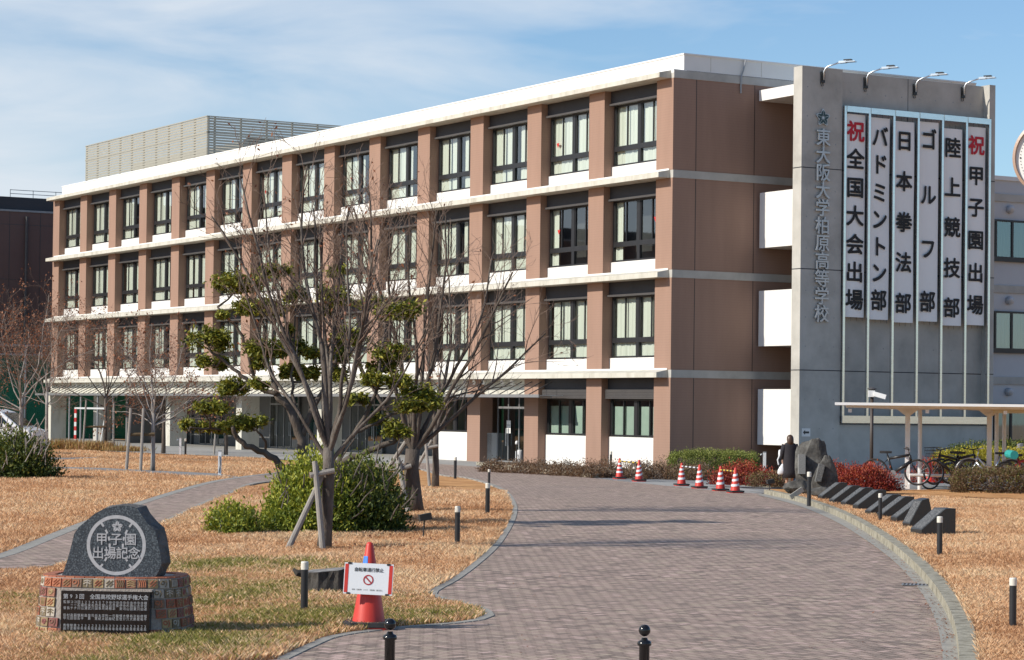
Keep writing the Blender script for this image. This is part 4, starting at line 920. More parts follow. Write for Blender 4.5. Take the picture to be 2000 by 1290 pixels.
LIMBS = [([(612, 1010), (604, 960), (592, 905), (588, 860), (575, 820), (560, 795), (540, 770)], .155, .085, 0), ([(540, 770), (505, 757), (480, 740), (455, 722), (432, 700), (415, 690)], .07, .03, -.2), ([(540, 770), (530, 735), (522, 700), (516, 655), (512, 620), (508, 605)], .07, .03, .3),
         ([(500, 752), (490, 715), (478, 670), (462, 640), (440, 620), (425, 600)], .055, .025, -.4), ([(610, 1000), (575, 935), (545, 905), (515, 885), (482, 872), (462, 850), (455, 835)], .12, .05, -.6), ([(462, 850), (430, 838), (400, 838), (372, 835)], .04, .02, -.7), ([(520, 885), (518, 862), (510, 850), (500, 838)], .04, .02, -.5),
         ([(612, 990), (640, 930), (662, 905), (700, 890), (735, 875), (770, 860), (785, 848)], .12, .05, -.5), ([(662, 905), (672, 870), (690, 850), (715, 835), (742, 822)], .07, .03, .4), ([(588, 860), (610, 800), (640, 750), (655, 710), (668, 680)], .09, .04, .4), ([(655, 710), (652, 660), (650, 620), (652, 590)], .045, .02, .5),
         ([(690, 850), (720, 800), (735, 760), (745, 725), (770, 700)], .06, .025, .2), ([(735, 760), (745, 690), (752, 650), (765, 620)], .05, .02, .5), ([(742, 822), (780, 805), (815, 795), (838, 792)], .04, .02, .1), ([(575, 820), (572, 770), (570, 735), (574, 690), (577, 600)], .05, .018, .4)]
allp = []
for pts, ra, rb, dy in LIMBS:
    P = [ep(u, v, dy * (i / (len(pts) - 1)) + er.uniform(-.06, .06)) for i, (u, v) in enumerate(pts)]
    P = [Vector(p) for p in catmull([tuple(p) for p in P], 3)]; n = len(P) - 1
    for p in P[1:-1]: p += rv(er, 0.012)
    ra *= .62; rb *= .72; tr.tube(P, [ra + (rb - ra) * i / n for i in range(n + 1)], 9, caps=True); allp += P[n // 3:]
pads = []; tw = MB()
for k, (u, v, rx, ry) in enumerate(PADS):
    c0 = ep(u, v, 0); near = min(allp, key=lambda p: (p.x - c0.x) ** 2 + (p.z + .12 - c0.z) ** 2); ry *= 1.25; c = ep(u, v, near.y * .9 + er.uniform(-.35, .35))
    mid = near.lerp(c, .55) + Vector((0, 0, -0.08)); tr.tube([near, mid, c - Vector((0, 0, ry / KC * .4))], [.022, .016, .010], 5)
    for q in range(5): e = c + Vector((er.uniform(-.8, .8) * rx / KC, er.uniform(-.6, .6) * rx / KC, er.uniform(-.2, .4) * ry / KC)); tr.tube([mid, e], [.008, .004], 4)
    mb = MB(); ax, az = rx / KC, ry / KC; ay = max(ax * .85, .16); N = int(320 + 10500 * ax * ay)
    lob = [(er.uniform(-.75, .75), er.uniform(-.6, .6), er.uniform(-.3, .3), er.uniform(.38, .62)) for _ in range(7)]
    for _ in range(N):
        lx, ly, lz, lr = er.choice(lob); lr *= er.uniform(1.3, 1.9) if er.random() < .28 else 1.0; d = rv(er).normalized() * (er.random() ** .38)
        p = Vector(((lx + d.x * lr) * ax, (ly + d.y * lr) * ay, (lz + d.z * lr * 1.25) * az))
        if p.z < -az * .75: continue
        dr = Vector((er.gauss(0, .7), er.gauss(0, .7), -0.35 + er.gauss(0, .35)))
        leaf_quad(mb, c + p, dr, rv(er) + Vector((0, 0, 1.4)), er.uniform(.075, .115), er.uniform(.030, .045), min(1, max(0, .44 + er.gauss(0, .30))))
    mb.build('leaf_pad', M_pad, ev)
tr.build('trunk', M_barkd, ev, smooth=True)

# ---- shrubs
def lump(r, k=6):
    L = [(rv(r).normalized(), r.uniform(.55, .85)) for _ in range(k)]
    def f(d): return 0.62 + 0.42 * max(0.0, max(d.dot(a) * w for a, w in L))
    return f
def shrub(name, label, c, size, m, seed, n, leaf, stems=0, stemm=None, stubs=0, group=None, cat='shrub', square=0.0, up=0.6, core=0.45, stemh=0.9, low=0.02):
    r = random.Random(seed); t = thing(name, label, cat, c, 0, group); f = lump(r, 9); mb = MB(); sx, sy, sz = size
    clumps = []
    nc = max(12, n // 26)
    for _ in range(nc):
        d = rv(r).normalized(); d.z = abs(d.z) if r.random() < .8 else d.z * .3
        if square:
            q = max(abs(d.x), abs(d.y), abs(d.z)); d = d.lerp(d / q, square)
            rad = r.uniform(.93, 1.0)
        else: rad = f(d) * (r.uniform(core, 1.0) ** .5) * (r.uniform(1.05, 1.28) if r.random() < .14 else 1)
        clumps.append((Vector((d.x * sx * rad, d.y * sy * rad, max(low, d.z * sz * rad))), d))
    for _ in range(n):
        p, d = r.choice(clumps); q = p + rv(r, leaf * 1.15); q.z = max(0.01, q.z)
        o = (d * .5 + Vector((0, 0, up)) + rv(r, .55))
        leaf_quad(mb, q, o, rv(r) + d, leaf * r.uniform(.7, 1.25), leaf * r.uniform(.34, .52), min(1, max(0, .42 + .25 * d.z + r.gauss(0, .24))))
    mb.build('foliage', m, t)
    if stems:
        sm = MB()
        for _ in range(stems):
            a = r.uniform(0, 6.28); b = r.uniform(.1, .8); p0 = Vector((math.cos(a) * sx * b * .5, math.sin(a) * sy * b * .5, 0)); p1 = Vector((math.cos(a) * sx * b, math.sin(a) * sy * b, sz * r.uniform(.45, stemh)))
            sm.tube([p0, p0.lerp(p1, .5) + rv(r, .04), p1], [.018, .014, .011], 5, r.random())
        sm.build('stem', stemm or M_stake, t)['kind'] = 'stuff'
    return t
def stems_front(t, r, spots, ln, rad, m):
    mb = MB()
    for p in spots:
        d = Vector((r.uniform(-.5, .7), r.uniform(-.5, .1), r.uniform(.5, 1))).normalized(); L_ = ln * r.uniform(.5, 1.1)
        mb.tube([p, p + d * L_ * .5 + rv(r, .02), p + d * L_], [rad, rad * .9, rad * .8], 6)
    mb.build('cut_branch', m, t)['kind'] = 'stuff'
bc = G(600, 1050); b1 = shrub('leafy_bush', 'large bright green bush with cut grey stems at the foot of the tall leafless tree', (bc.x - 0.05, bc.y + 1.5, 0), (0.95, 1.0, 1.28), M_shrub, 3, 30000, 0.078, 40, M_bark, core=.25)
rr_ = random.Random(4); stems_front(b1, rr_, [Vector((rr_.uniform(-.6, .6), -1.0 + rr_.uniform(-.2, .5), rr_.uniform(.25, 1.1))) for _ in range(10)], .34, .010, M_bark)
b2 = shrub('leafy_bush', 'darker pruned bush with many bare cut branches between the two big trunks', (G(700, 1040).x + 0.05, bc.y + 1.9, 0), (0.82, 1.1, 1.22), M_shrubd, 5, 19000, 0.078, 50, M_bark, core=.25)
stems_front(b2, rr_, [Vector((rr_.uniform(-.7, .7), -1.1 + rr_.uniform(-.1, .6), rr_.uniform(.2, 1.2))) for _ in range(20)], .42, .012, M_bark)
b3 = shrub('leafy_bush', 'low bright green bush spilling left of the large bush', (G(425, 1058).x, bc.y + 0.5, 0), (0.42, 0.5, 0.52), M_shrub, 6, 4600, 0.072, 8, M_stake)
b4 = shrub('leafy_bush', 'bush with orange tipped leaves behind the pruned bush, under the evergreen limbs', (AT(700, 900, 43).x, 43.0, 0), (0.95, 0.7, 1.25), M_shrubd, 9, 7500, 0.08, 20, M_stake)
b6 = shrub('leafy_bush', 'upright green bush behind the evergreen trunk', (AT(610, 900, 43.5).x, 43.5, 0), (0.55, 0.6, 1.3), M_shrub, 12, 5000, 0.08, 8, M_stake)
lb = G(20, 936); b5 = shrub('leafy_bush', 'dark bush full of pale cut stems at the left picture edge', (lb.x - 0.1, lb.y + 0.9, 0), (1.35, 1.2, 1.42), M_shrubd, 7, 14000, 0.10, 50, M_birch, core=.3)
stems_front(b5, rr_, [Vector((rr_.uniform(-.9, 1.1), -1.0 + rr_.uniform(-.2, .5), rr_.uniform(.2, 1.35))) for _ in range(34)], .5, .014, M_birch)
mulch = [G(470, 1062), G(560, 1064), G(700, 1050), G(790, 1046), G(790, 1020), G(700, 1000), G(480, 1030)]
sheet('mulch', mulch, 0.012, M_mulch)
# right hand planting
hq = G(1312, 912); 
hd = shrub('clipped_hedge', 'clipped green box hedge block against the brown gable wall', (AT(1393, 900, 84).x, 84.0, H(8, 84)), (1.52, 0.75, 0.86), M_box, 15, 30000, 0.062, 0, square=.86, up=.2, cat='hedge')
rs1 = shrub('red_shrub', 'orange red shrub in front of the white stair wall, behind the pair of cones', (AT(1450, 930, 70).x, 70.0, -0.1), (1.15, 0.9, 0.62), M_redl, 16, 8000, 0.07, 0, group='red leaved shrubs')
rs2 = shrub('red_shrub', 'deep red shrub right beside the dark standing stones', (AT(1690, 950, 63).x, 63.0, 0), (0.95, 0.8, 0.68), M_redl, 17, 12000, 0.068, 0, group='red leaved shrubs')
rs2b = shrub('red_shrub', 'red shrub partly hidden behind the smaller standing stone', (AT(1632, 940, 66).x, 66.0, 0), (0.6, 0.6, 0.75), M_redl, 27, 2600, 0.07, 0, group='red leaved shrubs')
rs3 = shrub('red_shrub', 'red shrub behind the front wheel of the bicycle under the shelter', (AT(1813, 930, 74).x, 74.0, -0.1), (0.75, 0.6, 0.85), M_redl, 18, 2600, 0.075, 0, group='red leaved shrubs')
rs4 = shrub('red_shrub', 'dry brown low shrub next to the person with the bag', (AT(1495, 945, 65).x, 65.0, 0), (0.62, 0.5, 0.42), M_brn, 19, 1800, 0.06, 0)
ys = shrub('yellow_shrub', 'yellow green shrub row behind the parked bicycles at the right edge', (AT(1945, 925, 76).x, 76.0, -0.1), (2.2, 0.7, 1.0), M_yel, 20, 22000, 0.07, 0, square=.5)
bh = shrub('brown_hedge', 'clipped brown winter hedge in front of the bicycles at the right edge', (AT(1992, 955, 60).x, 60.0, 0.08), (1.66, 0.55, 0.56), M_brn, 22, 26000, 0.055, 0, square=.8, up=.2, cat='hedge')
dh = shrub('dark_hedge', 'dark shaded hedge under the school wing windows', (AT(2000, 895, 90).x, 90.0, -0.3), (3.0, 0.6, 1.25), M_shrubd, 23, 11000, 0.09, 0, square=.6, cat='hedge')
gcx = [(965, 906, 1.0, .30), (1010, 908, 1.3, .34), (1060, 911, 1.3, .36), (1105, 915, 1.3, .36), (1150, 917, 1.3, .42), (1195, 918, 1.3, .5), (1240, 920, 1.3, .48), (1285, 922, 1.3, .42), (1330, 924, 1.3, .40), (1375, 925, 1.2, .42)]
glab = ['sparse grey tuft of groundcover at the narrow tip of the bed kerb', 'greyish groundcover by the entrance doors', 'groundcover clump under the first pier right of the entrance', 'groundcover clump below the first white sill panel', 'russet groundcover below the middle pier', 'russet groundcover at the dark bollard in the bed', 'russet groundcover behind the second striped cone', 'russet groundcover around the small palm', 'russet groundcover before the left hedge end', 'russet groundcover in front of the clipped hedge']
for k, (u, v, w, h_) in enumerate(gcx):
    Y = 79 + (k % 2) * .8 if k > 3 else 84 - k * 1.2
    p = AT(u, v, Y); shrub('groundcover', glab[k], (p.x, Y, H(p.x, Y)), (w * .62, .9, h_ * 1.5), M_gc, 60 + k, 2200, 0.065, 0, group='russet groundcover in the bed', cat='ground cover')
# small palm (cycad)
pq = AT(1290, 905, 82); palm = thing('sago_palm', 'small palm with arching green fronds at the corner pier', 'palm', (pq.x, 82, H(pq.x, 82)))
mb = MB(); mb.tube([(0, 0, -0.1), (0, 0, 0.35)], [.1, .12], 10); mb.build('stem', M_barkd, palm)
for k in range(18):
    a = k * 2.4; el = .25 + .65 * (k / 18); mb = MB(); L_ = .75; pts = []
    for i in range(9): s = i / 8; pts.append(Vector((math.cos(a) * s * L_ * math.cos(el), math.sin(a) * s * L_ * math.cos(el), .35 + s * L_ * math.sin(el) - .35 * s * s)))
    for i in range(1, 9):
        d = (pts[i] - pts[i - 1]).normalized(); sd = d.cross(Vector((0, 0, 1))).normalized()
        for s in (-1, 1): leaf_quad(mb, pts[i] + sd * s * .07, sd * s + d * .5, Vector((0, 0, 1)), .16 * (1.1 - i / 12), .022, .5 + .3 * math.sin(k))
    mb.build('frond', M_shrubd, palm)

# ---- grass blades: real blades over the nearer lawns
def blades(name, poly, n, ymax, h, seed, m, z0=0.0, power=1.0, green=None, wmul=1.0, holes=()):
    rs = np.random.RandomState(seed); P = np.array([(p[0], p[1]) for p in poly]); x0, y0 = P.min(0); x1, y1 = P.max(0); y0 = max(y0, 17.0); y1 = min(y1, ymax)
    pts = []; got = 0
    while got < n:
        Y = y0 * (y1 / y0) ** rs.rand(n); half = Y * 0.225; X = (rs.rand(n) * 2 - 1) * half + 0
        Q = np.stack([X, Y], 1); Q = Q[inpoly(Q, poly)]
        for hp in holes: Q = Q[~inpoly(Q, hp)]
        if len(Q) == 0: return
        pts.append(Q); got += len(Q)
    Q = np.concatenate(pts)[:n]; X, Y = Q[:, 0], Q[:, 1]
    # tufts: lengthen and darken in patches
    pat = np.sin(X * 1.7 + 1.3 * np.sin(Y * .9)) * np.sin(Y * 1.1 + 1.7 * np.sin(X * .7)) + .5 * np.sin(X * 5.1 + Y * 3.3) * np.sin(Y * 4.7 - X * 2.2)
    hh = h * (0.55 + 0.5 * rs.rand(n)) * (1 + .35 * pat); w = 0.0021 * (Y / 20) ** .85 * (0.7 + .6 * rs.rand(n)) * wmul
    a = rs.rand(n) * 6.283; le = (0.35 + .65 * rs.rand(n)) * hh; dx, dy = np.cos(a), np.sin(a); b = rs.rand(n) * 6.283; wx, wy = np.cos(b) * w, np.sin(b) * w
    wv = (X - P0.x) * NV.x + (Y - P0.y) * NV.y; Z = np.where(wv < -22, 0, np.where(wv > -3, -0.3, -0.3 * (wv + 22) / 19)) + z0
    v = np.stack([np.stack([X - wx, Y - wy, Z], 1), np.stack([X + wx, Y + wy, Z], 1), np.stack([X + dx * le * .4 + wx * .7, Y + dy * le * .4 + wy * .7, Z + hh * .62], 1), np.stack([X + dx * le, Y + dy * le, Z + hh], 1)], 1).reshape(-1, 3)
    me = bpy.data.meshes.new(name); me.vertices.add(n * 4); me.vertices.foreach_set('co', v.ravel()); me.loops.add(n * 4); me.loops.foreach_set('vertex_index', np.arange(n * 4)); me.polygons.add(n)
    me.polygons.foreach_set('loop_start', np.arange(n) * 4); me.polygons.foreach_set('loop_total', np.full(n, 4)); me.update(calc_edges=True)
    big = np.sin(X * .55 + 2 * np.sin(Y * .21)) * np.sin(Y * .43 + 1.5 * np.sin(X * .37))
    col = np.clip(.34 + .12 * pat + .11 * big + rs.normal(0, .15, n), 0, .66)
    if green is not None:
        g = np.zeros(n)
        for (gx_, gy_, gr) in green: g = np.maximum(g, np.clip(1.5 - np.hypot((X - gx_) / gr, (Y - gy_) / (gr * 1.6)), 0, 1))
        g *= np.clip(.6 + .5 * pat, 0.2, 1); col = np.where(rs.rand(n) < g * .95, .72 + .28 * rs.rand(n), col)
    at = me.attributes.new('v', 'FLOAT', 'FACE'); at.data.foreach_set('value', col.astype(np.float32)); me.materials.append(m); return tag(link(name, me), kind='stuff')
M_blade = leafmat('grass_blade', [(0.35, 0.175, 0.085), (0.63, 0.355, 0.18), (0.76, 0.49, 0.275), (0.83, 0.63, 0.41), (0.29, 0.255, 0.055), (0.165, 0.18, 0.032)])
gp = [G(450, 1215), G(400, 1200), G(340, 1260), G(560, 1215), G(760, 1205), G(60, 1180), G(300, 1240), G(880, 1190), G(820, 1200), G(640, 1200), G(480, 1230), G(420, 1160), G(360, 1225), G(200, 1290), G(600, 1110), G(420, 1110), G(520, 1140)]
green = [(p.x, p.y, rad) for p, rad in zip(gp, (.8, .9, .8, .7, .8, .7, .8, .8, .8, .7, .8, 1.0, .9, .7, .6, .9, .8))]
blades('grass', island, 330000, 60, 0.075, 1, M_blade, 0.0, green=green)
blades('grass', lawn_r, 150000, 60, 0.06, 2, M_blade, 0.10)
blades('grass', lawn_l, 120000, 110, 0.08, 3, M_blade, 0.0, holes=[LP1, LP2])

# ================================================================== BASEBALL MONUMENT
M_granite = mat('dark_blue_granite', (0.030, 0.040, 0.052), 0.35, c2=(0.10, 0.125, 0.15), scale=70, ramp=[(0.016, 0.021, 0.028), (0.04, 0.052, 0.066), (0.15, 0.18, 0.20)], spec=0.5, detail=3)
M_rough = mat('split_rock', (0.055, 0.055, 0.055), 0.9, c2=(0.16, 0.15, 0.14), scale=9, bump=1.0, bscale=30)
M_etch = mat('etched_white', (0.45, 0.46, 0.48), 0.8, c2=(0.36, 0.37, 0.39), scale=30)
M_blackst = mat('polished_black', (0.008, 0.008, 0.010), 0.15, c2=(0.014, 0.014, 0.016), scale=40)
M_mortar = mat('tile_mortar', (0.30, 0.26, 0.23), 0.95, c2=(0.42, 0.38, 0.34), scale=18, bump=0.5, bscale=60)
mo = G(213, 1248); MK = FPX / mo.y
mon = thing('monument_stone', 'dark blue granite stone with a white baseball ring, standing on the tiled plinth', 'monument', (mo.x, mo.y, 0), R(-4))
ped = thing('tiled_plinth', 'rounded plinth of carved terracotta relief tiles with a black name plaque', 'plinth', (mo.x, mo.y, 0), R(-4))
PHT = 0.52
# plinth: stadium-like footprint, slightly tapering
def footprint(a, b, n=72, e=3.2):
    out = []
    for k in range(n):
        t = 2 * math.pi * k / n; c, s = math.cos(t), math.sin(t)
        out.append((a * math.copysign(abs(c) ** (2 / e), c), b * math.copysign(abs(s) ** (2 / e), s)))
    return out
PA, PB, PCY, PCX = 0.675, 0.46, 0.46, -0.055
def ring_at(z): k = 1.0 - 0.075 * (z / PHT); return [Vector((PCX + x * k, PCY + y * k, z)) for x, y in footprint(PA, PB)]
mb = MB(); r0_, r1_ = ring_at(-0.1), ring_at(PHT); n = len(r0_)
mb.add(r0_ + r1_, [(i, (i + 1) % n, n + (i + 1) % n, n + i) for i in range(n)] + [tuple(range(n, 2 * n))]); mb.build('mortar_core', M_mortar, ped)
TC = [(0.42, 0.135, 0.075), (0.30, 0.21, 0.11), (0.36, 0.16, 0.10), (0.50, 0.18, 0.09), (0.22, 0.17, 0.10), (0.28, 0.10, 0.085), (0.44, 0.32, 0.16), (0.36, 0.12, 0.06), (0.52, 0.46, 0.38), (0.24, 0.15, 0.10)]
TM = [mat('relief_tile_%s' % w_, c, 0.75, c2=tuple(x * .72 for x in c), scale=20, bump=0.2, bscale=60) for w_, c in zip(('terracotta', 'olive', 'rose', 'orange', 'umber', 'plum', 'ochre', 'brick', 'cream', 'brown'), TC)]
tr_ = random.Random(12)
def perim(z):
    P = ring_at(z); L = [0]
    for i in range(len(P)): L.append(L[-1] + (P[(i + 1) % len(P)] - P[i]).length)
    return P, L
def at_perim(P, L, s):
    s = s % L[-1]
    for i in range(len(P)):
        if L[i + 1] >= s: f = (s - L[i]) / (L[i + 1] - L[i]); return P[i].lerp(P[(i + 1) % len(P)], f)
ROWS = 6; RH = PHT / ROWS; prevmat = 0
for row in range(ROWS):
    z0, z1 = row * RH + .006, (row + 1) * RH - .006; Pa, La = perim(z0); Pb, Lb = perim(z1); N = 38; o_ = tr_.random()
    for k in range(N):
        wob = tr_.uniform(-.06, .06)
        sa, sb = (k + o_ + .05 + wob) / N, (k + 1 + o_ - .05 + wob * .5) / N
        A, B = at_perim(Pa, La, sa * La[-1]), at_perim(Pa, La, sb * La[-1]); C, D = at_perim(Pb, Lb, sb * Lb[-1]), at_perim(Pb, Lb, sa * Lb[-1])
        if A.y > PCY + .25 and B.y > PCY + .25: continue
        nrm = (B - A).cross(D - A).normalized(); 
        if nrm.dot(Vector((A.x - PCX, A.y - PCY, 0))) < 0: nrm = -nrm
        mid = (A + B) / 2
        if row in (1, 2, 3, 4) and -.47 < mid.x < .41 and mid.y < PCY: continue
        mi = tr_.randrange(len(TM)); d = nrm * tr_.uniform(.012, .02); mb = MB()
        mb.add([A - nrm * .01, B - nrm * .01, C - nrm * .01, D - nrm * .01, A + d, B + d, C + d, D + d], [(4, 5, 6, 7), (0, 1, 5, 4), (1, 2, 6, 5), (2, 3, 7, 6), (3, 0, 4, 7)])
        u_, w_ = (B - A), (D - A); q = lambda x, y: A + d + u_ * x + w_ * y + nrm * .001
        kind = tr_.randrange(6)
        def rl(pts, rad=.0055): mb.tube([q(x, y) for x, y in pts], rad, 5, m=1)
        if kind == 0: [rl([(.12, .2 + .25 * j), (.45, .35 + .25 * j), (.88, .15 + .25 * j)]) for j in range(3)]
        elif kind == 1: rl([(.5 + .34 * (1 - j / 22) * math.cos(j * .75), .5 + .34 * (1 - j / 22) * math.sin(j * .75)) for j in range(20)])
        elif kind == 2: [rl([(.2 + .2 * j, .1), (.26 + .2 * j, .5), (.18 + .2 * j, .9)]) for j in range(4)]
        elif kind == 3: rl([(.5, .1), (.5, .9)]); rl([(.15, .4), (.5, .62), (.85, .4)]); rl([(.15, .7), (.5, .85), (.85, .7)])
        elif kind == 4: rl([(.15, .15), (.85, .85)]); rl([(.15, .5), (.5, .85)]); rl([(.5, .15), (.85, .5)])
        else: rl([(.3 + .2 * math.cos(t_ * .7), .6 + .22 * math.sin(t_ * .7)) for t_ in range(10)]); rl([(.6, .1), (.75, .5), (.65, .9)])
        mb.build('relief_tile', [TM[mi], TM[(mi + 4) % len(TM)] if mi != 8 else TM[4]], ped)
# top course
mb = MB(); P, L = perim(PHT)
for k in range(40):
    s0, s1 = (k + .05) / 40, (k + .95) / 40; A, B = at_perim(P, L, s0 * L[-1]), at_perim(P, L, s1 * L[-1]); c = Vector((PCX, PCY, PHT)); C, D = B.lerp(c, .16), A.lerp(c, .16)
    mb.add([A, B, C, D] + [p + Vector((0, 0, .012)) for p in (A, B, C, D)], [(4, 5, 6, 7), (0, 1, 5, 4), (2, 3, 7, 6), (1, 2, 6, 5), (3, 0, 4, 7)], m=k % 3)
mb.build('top_tile', [TM[0], TM[7], TM[3]], ped)['kind'] = 'stuff'
# name plaque
plq_y = -0.038; PX0, PX1, PZ0, PZ1 = -0.42, 0.36, 0.03, 0.412
mb = MB(); mb.box(PX0, PX1, plq_y, 0.14, PZ0, PZ1); plq = mb.build('name_plaque', M_blackst, ped)
mb = MB(); mb.box(PX0 - .015, PX1 + .015, plq_y + .01, 0.15, PZ1 + .002, PZ1 + .02); mb.build('plaque_ledge', M_mortar, ped)
EX, EZ = Vector((1, 0, 0)), Vector((0, 0, 1))
mb = MB(); put_row(mb, '第93回 全国高校野球選手権大会', (-.025, plq_y - .0015, .366), EX, EZ, .047, .047, b=.014); mb.build('plaque_title', M_etch, plq)['kind'] = 'stuff'
COLS = ['監　督　田中　秀昌', '部　長　村元　俊介', 'コーチ　高田　智史', 'コーチ　嗣田　勇樹', '回石川　慎吾　３年', '１福山　純平　２年', '２松浦　逸　　３年', '３末武　雄貴　２年', '４石川　司　　２年', '５西田　尚寛　３年', '６花本　太紀　３年', '７望月　涼太　１年',
        '９山崎　利起　３年', '⑩白根　一樹　３年', '⑪花本　元紀　３年', '⑫泉　　駿吾　３年', '⑬伊東　慎悠　２年', '⑭中河　大介　３年', '⑮杉山　健介　３年', '⑯岡田　祐大　２年', '⑰山東　次郎　３年', '⑱古川　裕晃　３年', '⑲平田　啓祐　２年', '補安達　瑠平　３年']
for j, tx in enumerate(COLS):
    mb = MB(); x = PX0 + .035 + j * (PX1 - PX0 - .07) / 23
    for q, ch in enumerate(tx):
        if ch not in ('　', ' '): put_char(mb, ch, (x, plq_y - .0015, .318 - q * .0262 - (.010 if q > 3 else 0) - (.010 if q > 6 else 0)), EX, EZ, .0265, .0285, 0.0)
    mb.build('name_column', M_etch, plq)['kind'] = 'stuff'
# the stone itself: outline from the front, with its own thickness
def MP(u, v, y=0.25):
    """photo pixel -> monument plane"""
    d = ray(u, v); p = CAM + d * ((mo.y + y) / d.y); return (p.x - mo.x, p.z)
OUT = [(118, 1130), (125, 1112), (133, 1088), (140, 1062), (145, 1042), (153, 1030), (165, 1020), (185, 1003), (206, 992), (232, 987), (252, 987), (268, 991), (277, 1004), (290, 1022), (304, 1035), (309, 1054), (314, 1078), (317, 1100), (311, 1115), (304, 1126), (298, 1131)]
ol = [MP(u, v) for u, v in OUT]; BACK = 0.30
sr = random.Random(3); mb = MB(); n = len(ol); fy = 0.16
fr = [Vector((x, fy, z)) for x, z in ol]
md = [Vector((x * 1.0 + (0.055 if x > 0 else 0.035) * (1 if z > 0.63 else .3) * (1 if x > 0 else 0.4), fy + .13 + sr.uniform(-.02, .02), z + (.012 if z > .65 else 0) + sr.uniform(-.008, .008))) for x, z in ol]
bk = [Vector((x * .93 + .03 + sr.uniform(-.02, .02), fy + .30 + sr.uniform(-.03, .03), PHT + (z - PHT) * .93)) for x, z in ol]
mb.add(fr, [tuple(range(n))[::-1]], m=0)
mb.add(fr + md + bk, [(i, n + i, n + (i + 1) % n, (i + 1) % n) for i in range(n)] + [(n + i, 2 * n + i, 2 * n + (i + 1) % n, n + (i + 1) % n) for i in range(n)] + [tuple(range(2 * n, 3 * n))], m=1)
st_ = mb.build('stone', [M_granite, M_rough], mon)
me = st_.data; bm = bmesh.new(); bm.from_mesh(me); bmesh.ops.recalc_face_normals(bm, faces=bm.faces[:]); bm.to_mesh(me); bm.free()
cx, cz = MP(228, 1064); RR = 59 / MK
mb = MB(); n = 72; yy = fy - .0015
A = [Vector((cx + RR * math.cos(2 * math.pi * k / n), yy, cz + RR * math.sin(2 * math.pi * k / n))) for k in range(n)]; B = [Vector((cx + RR * .885 * math.cos(2 * math.pi * k / n), yy, cz + RR * .885 * math.sin(2 * math.pi * k / n))) for k in range(n)]
mb.add(A + B, [(i, n + i, n + (i + 1) % n, (i + 1) % n) for i in range(n)]); mb.build('ball_ring', M_etch, mon)
mb = MB()
for sgn in (-1, 1):
    for k in range(7):
        t0, t1 = -1 + 2 * (k + .18) / 7, -1 + 2 * (k + .72) / 7
        f = lambda t: Vector((cx + sgn * RR * (.22 + .36 * t * t), yy - .0008, cz + RR * .80 * t))
        a, b = f(t0), f(t1); w = Vector((b.z - a.z, 0, -(b.x - a.x))).normalized() * .009
        mb.add([a + w, b + w, b - w, a - w], [(0, 1, 2, 3)])
mb.build('ball_seam', M_etch, mon)['kind'] = 'stuff'
for row, (tx, v) in enumerate([('甲子園', 1052), ('出場記念', 1079)]):
    mb = MB(); q = MP(228, v); n_ = len(tx)
    for j, ch in enumerate(tx): bold_char(mb, ch, (q[0] + (j - (n_ - 1) / 2) * (.128 if row == 0 else .107), yy - .003, q[1]), EX, EZ, .112, .112, .014, step=.0005)
    mb.build('stone_inscription', M_etch, mon)
mb = MB(); q = MP(230, 1028); c = Vector((q[0], yy - .001, q[1])); star_petals(mb, c, EX, EZ, .058, 0.0); mb.build('flower_emblem', M_etch, mon)

# ================================================================== CONES, SIGN, BOLLARDS, STUMP
M_cone = mat('orange_red_plastic', (0.62, 0.045, 0.028), 0.45, c2=(0.54, 0.038, 0.024), scale=6)
M_tape = mat('reflective_white', (0.78, 0.79, 0.80), 0.35, c2=(0.68, 0.69, 0.70), scale=25)
M_rubber = mat('black_rubber', (0.022, 0.022, 0.023), 0.8, c2=(0.04, 0.04, 0.04), scale=12)
def cone(name, label, p, rz, h=0.70, stripes=(), slant=0.0, group=None, base=0.36, weight=True):
    t = thing(name, label, 'traffic cone', p, rz, group); rb = h * .20; rt = .032
    prof = [(rb, .03), (rb * .97, .05), (rt * 1.05, h - .03), (rt * .8, h - .008), (rt * .3, h)]
    mb = MB(); mb.lathe(prof, 24, (0, 0, 0)); mb.build('cone_body', M_cone, t, smooth=True)
    mb = MB(); b = base / 2; mb.prism([(-b, -b * .6), (-b * .6, -b), (b * .6, -b), (b, -b * .6), (b, b * .6), (b * .6, b), (-b * .6, b), (-b, b * .6)], (0, 0, .03), (1, 0, 0), (0, 1, 0), (0, 0, 1), .03); mb.build('cone_base', M_cone, t)
    if weight: mb = MB(); b = base / 2 * 1.04; mb.prism([(-b, -b * .7), (-b * .7, -b), (b * .7, -b), (b, -b * .7), (b, b * .7), (b * .7, b), (-b * .7, b), (-b, b * .7)], (0, 0, .075), (1, 0, 0), (0, 1, 0), (0, 0, 1), .04); mb.build('rubber_weight', M_rubber, t)
    rad = lambda z: rb * .97 + (rt * 1.05 - rb * .97) * (z - .05) / (h - .08)
    for z0, z1 in stripes:
        mb = MB(); n = 24; V = []
        for z in (z0, z1):
            for k in range(n): a = 2 * math.pi * k / n; zz = z + slant * math.sin(a + 1.0); V.append(((rad(zz) + .002) * math.cos(a), (rad(zz) + .002) * math.sin(a), zz))
        mb.add(V, [(i, (i + 1) % n, n + (i + 1) % n, n + i) for i in range(n)]); mb.build('reflective_band', M_tape, t, smooth=True)
    return t
ST = [(.20, .26), (.335, .395), (.465, .525)]
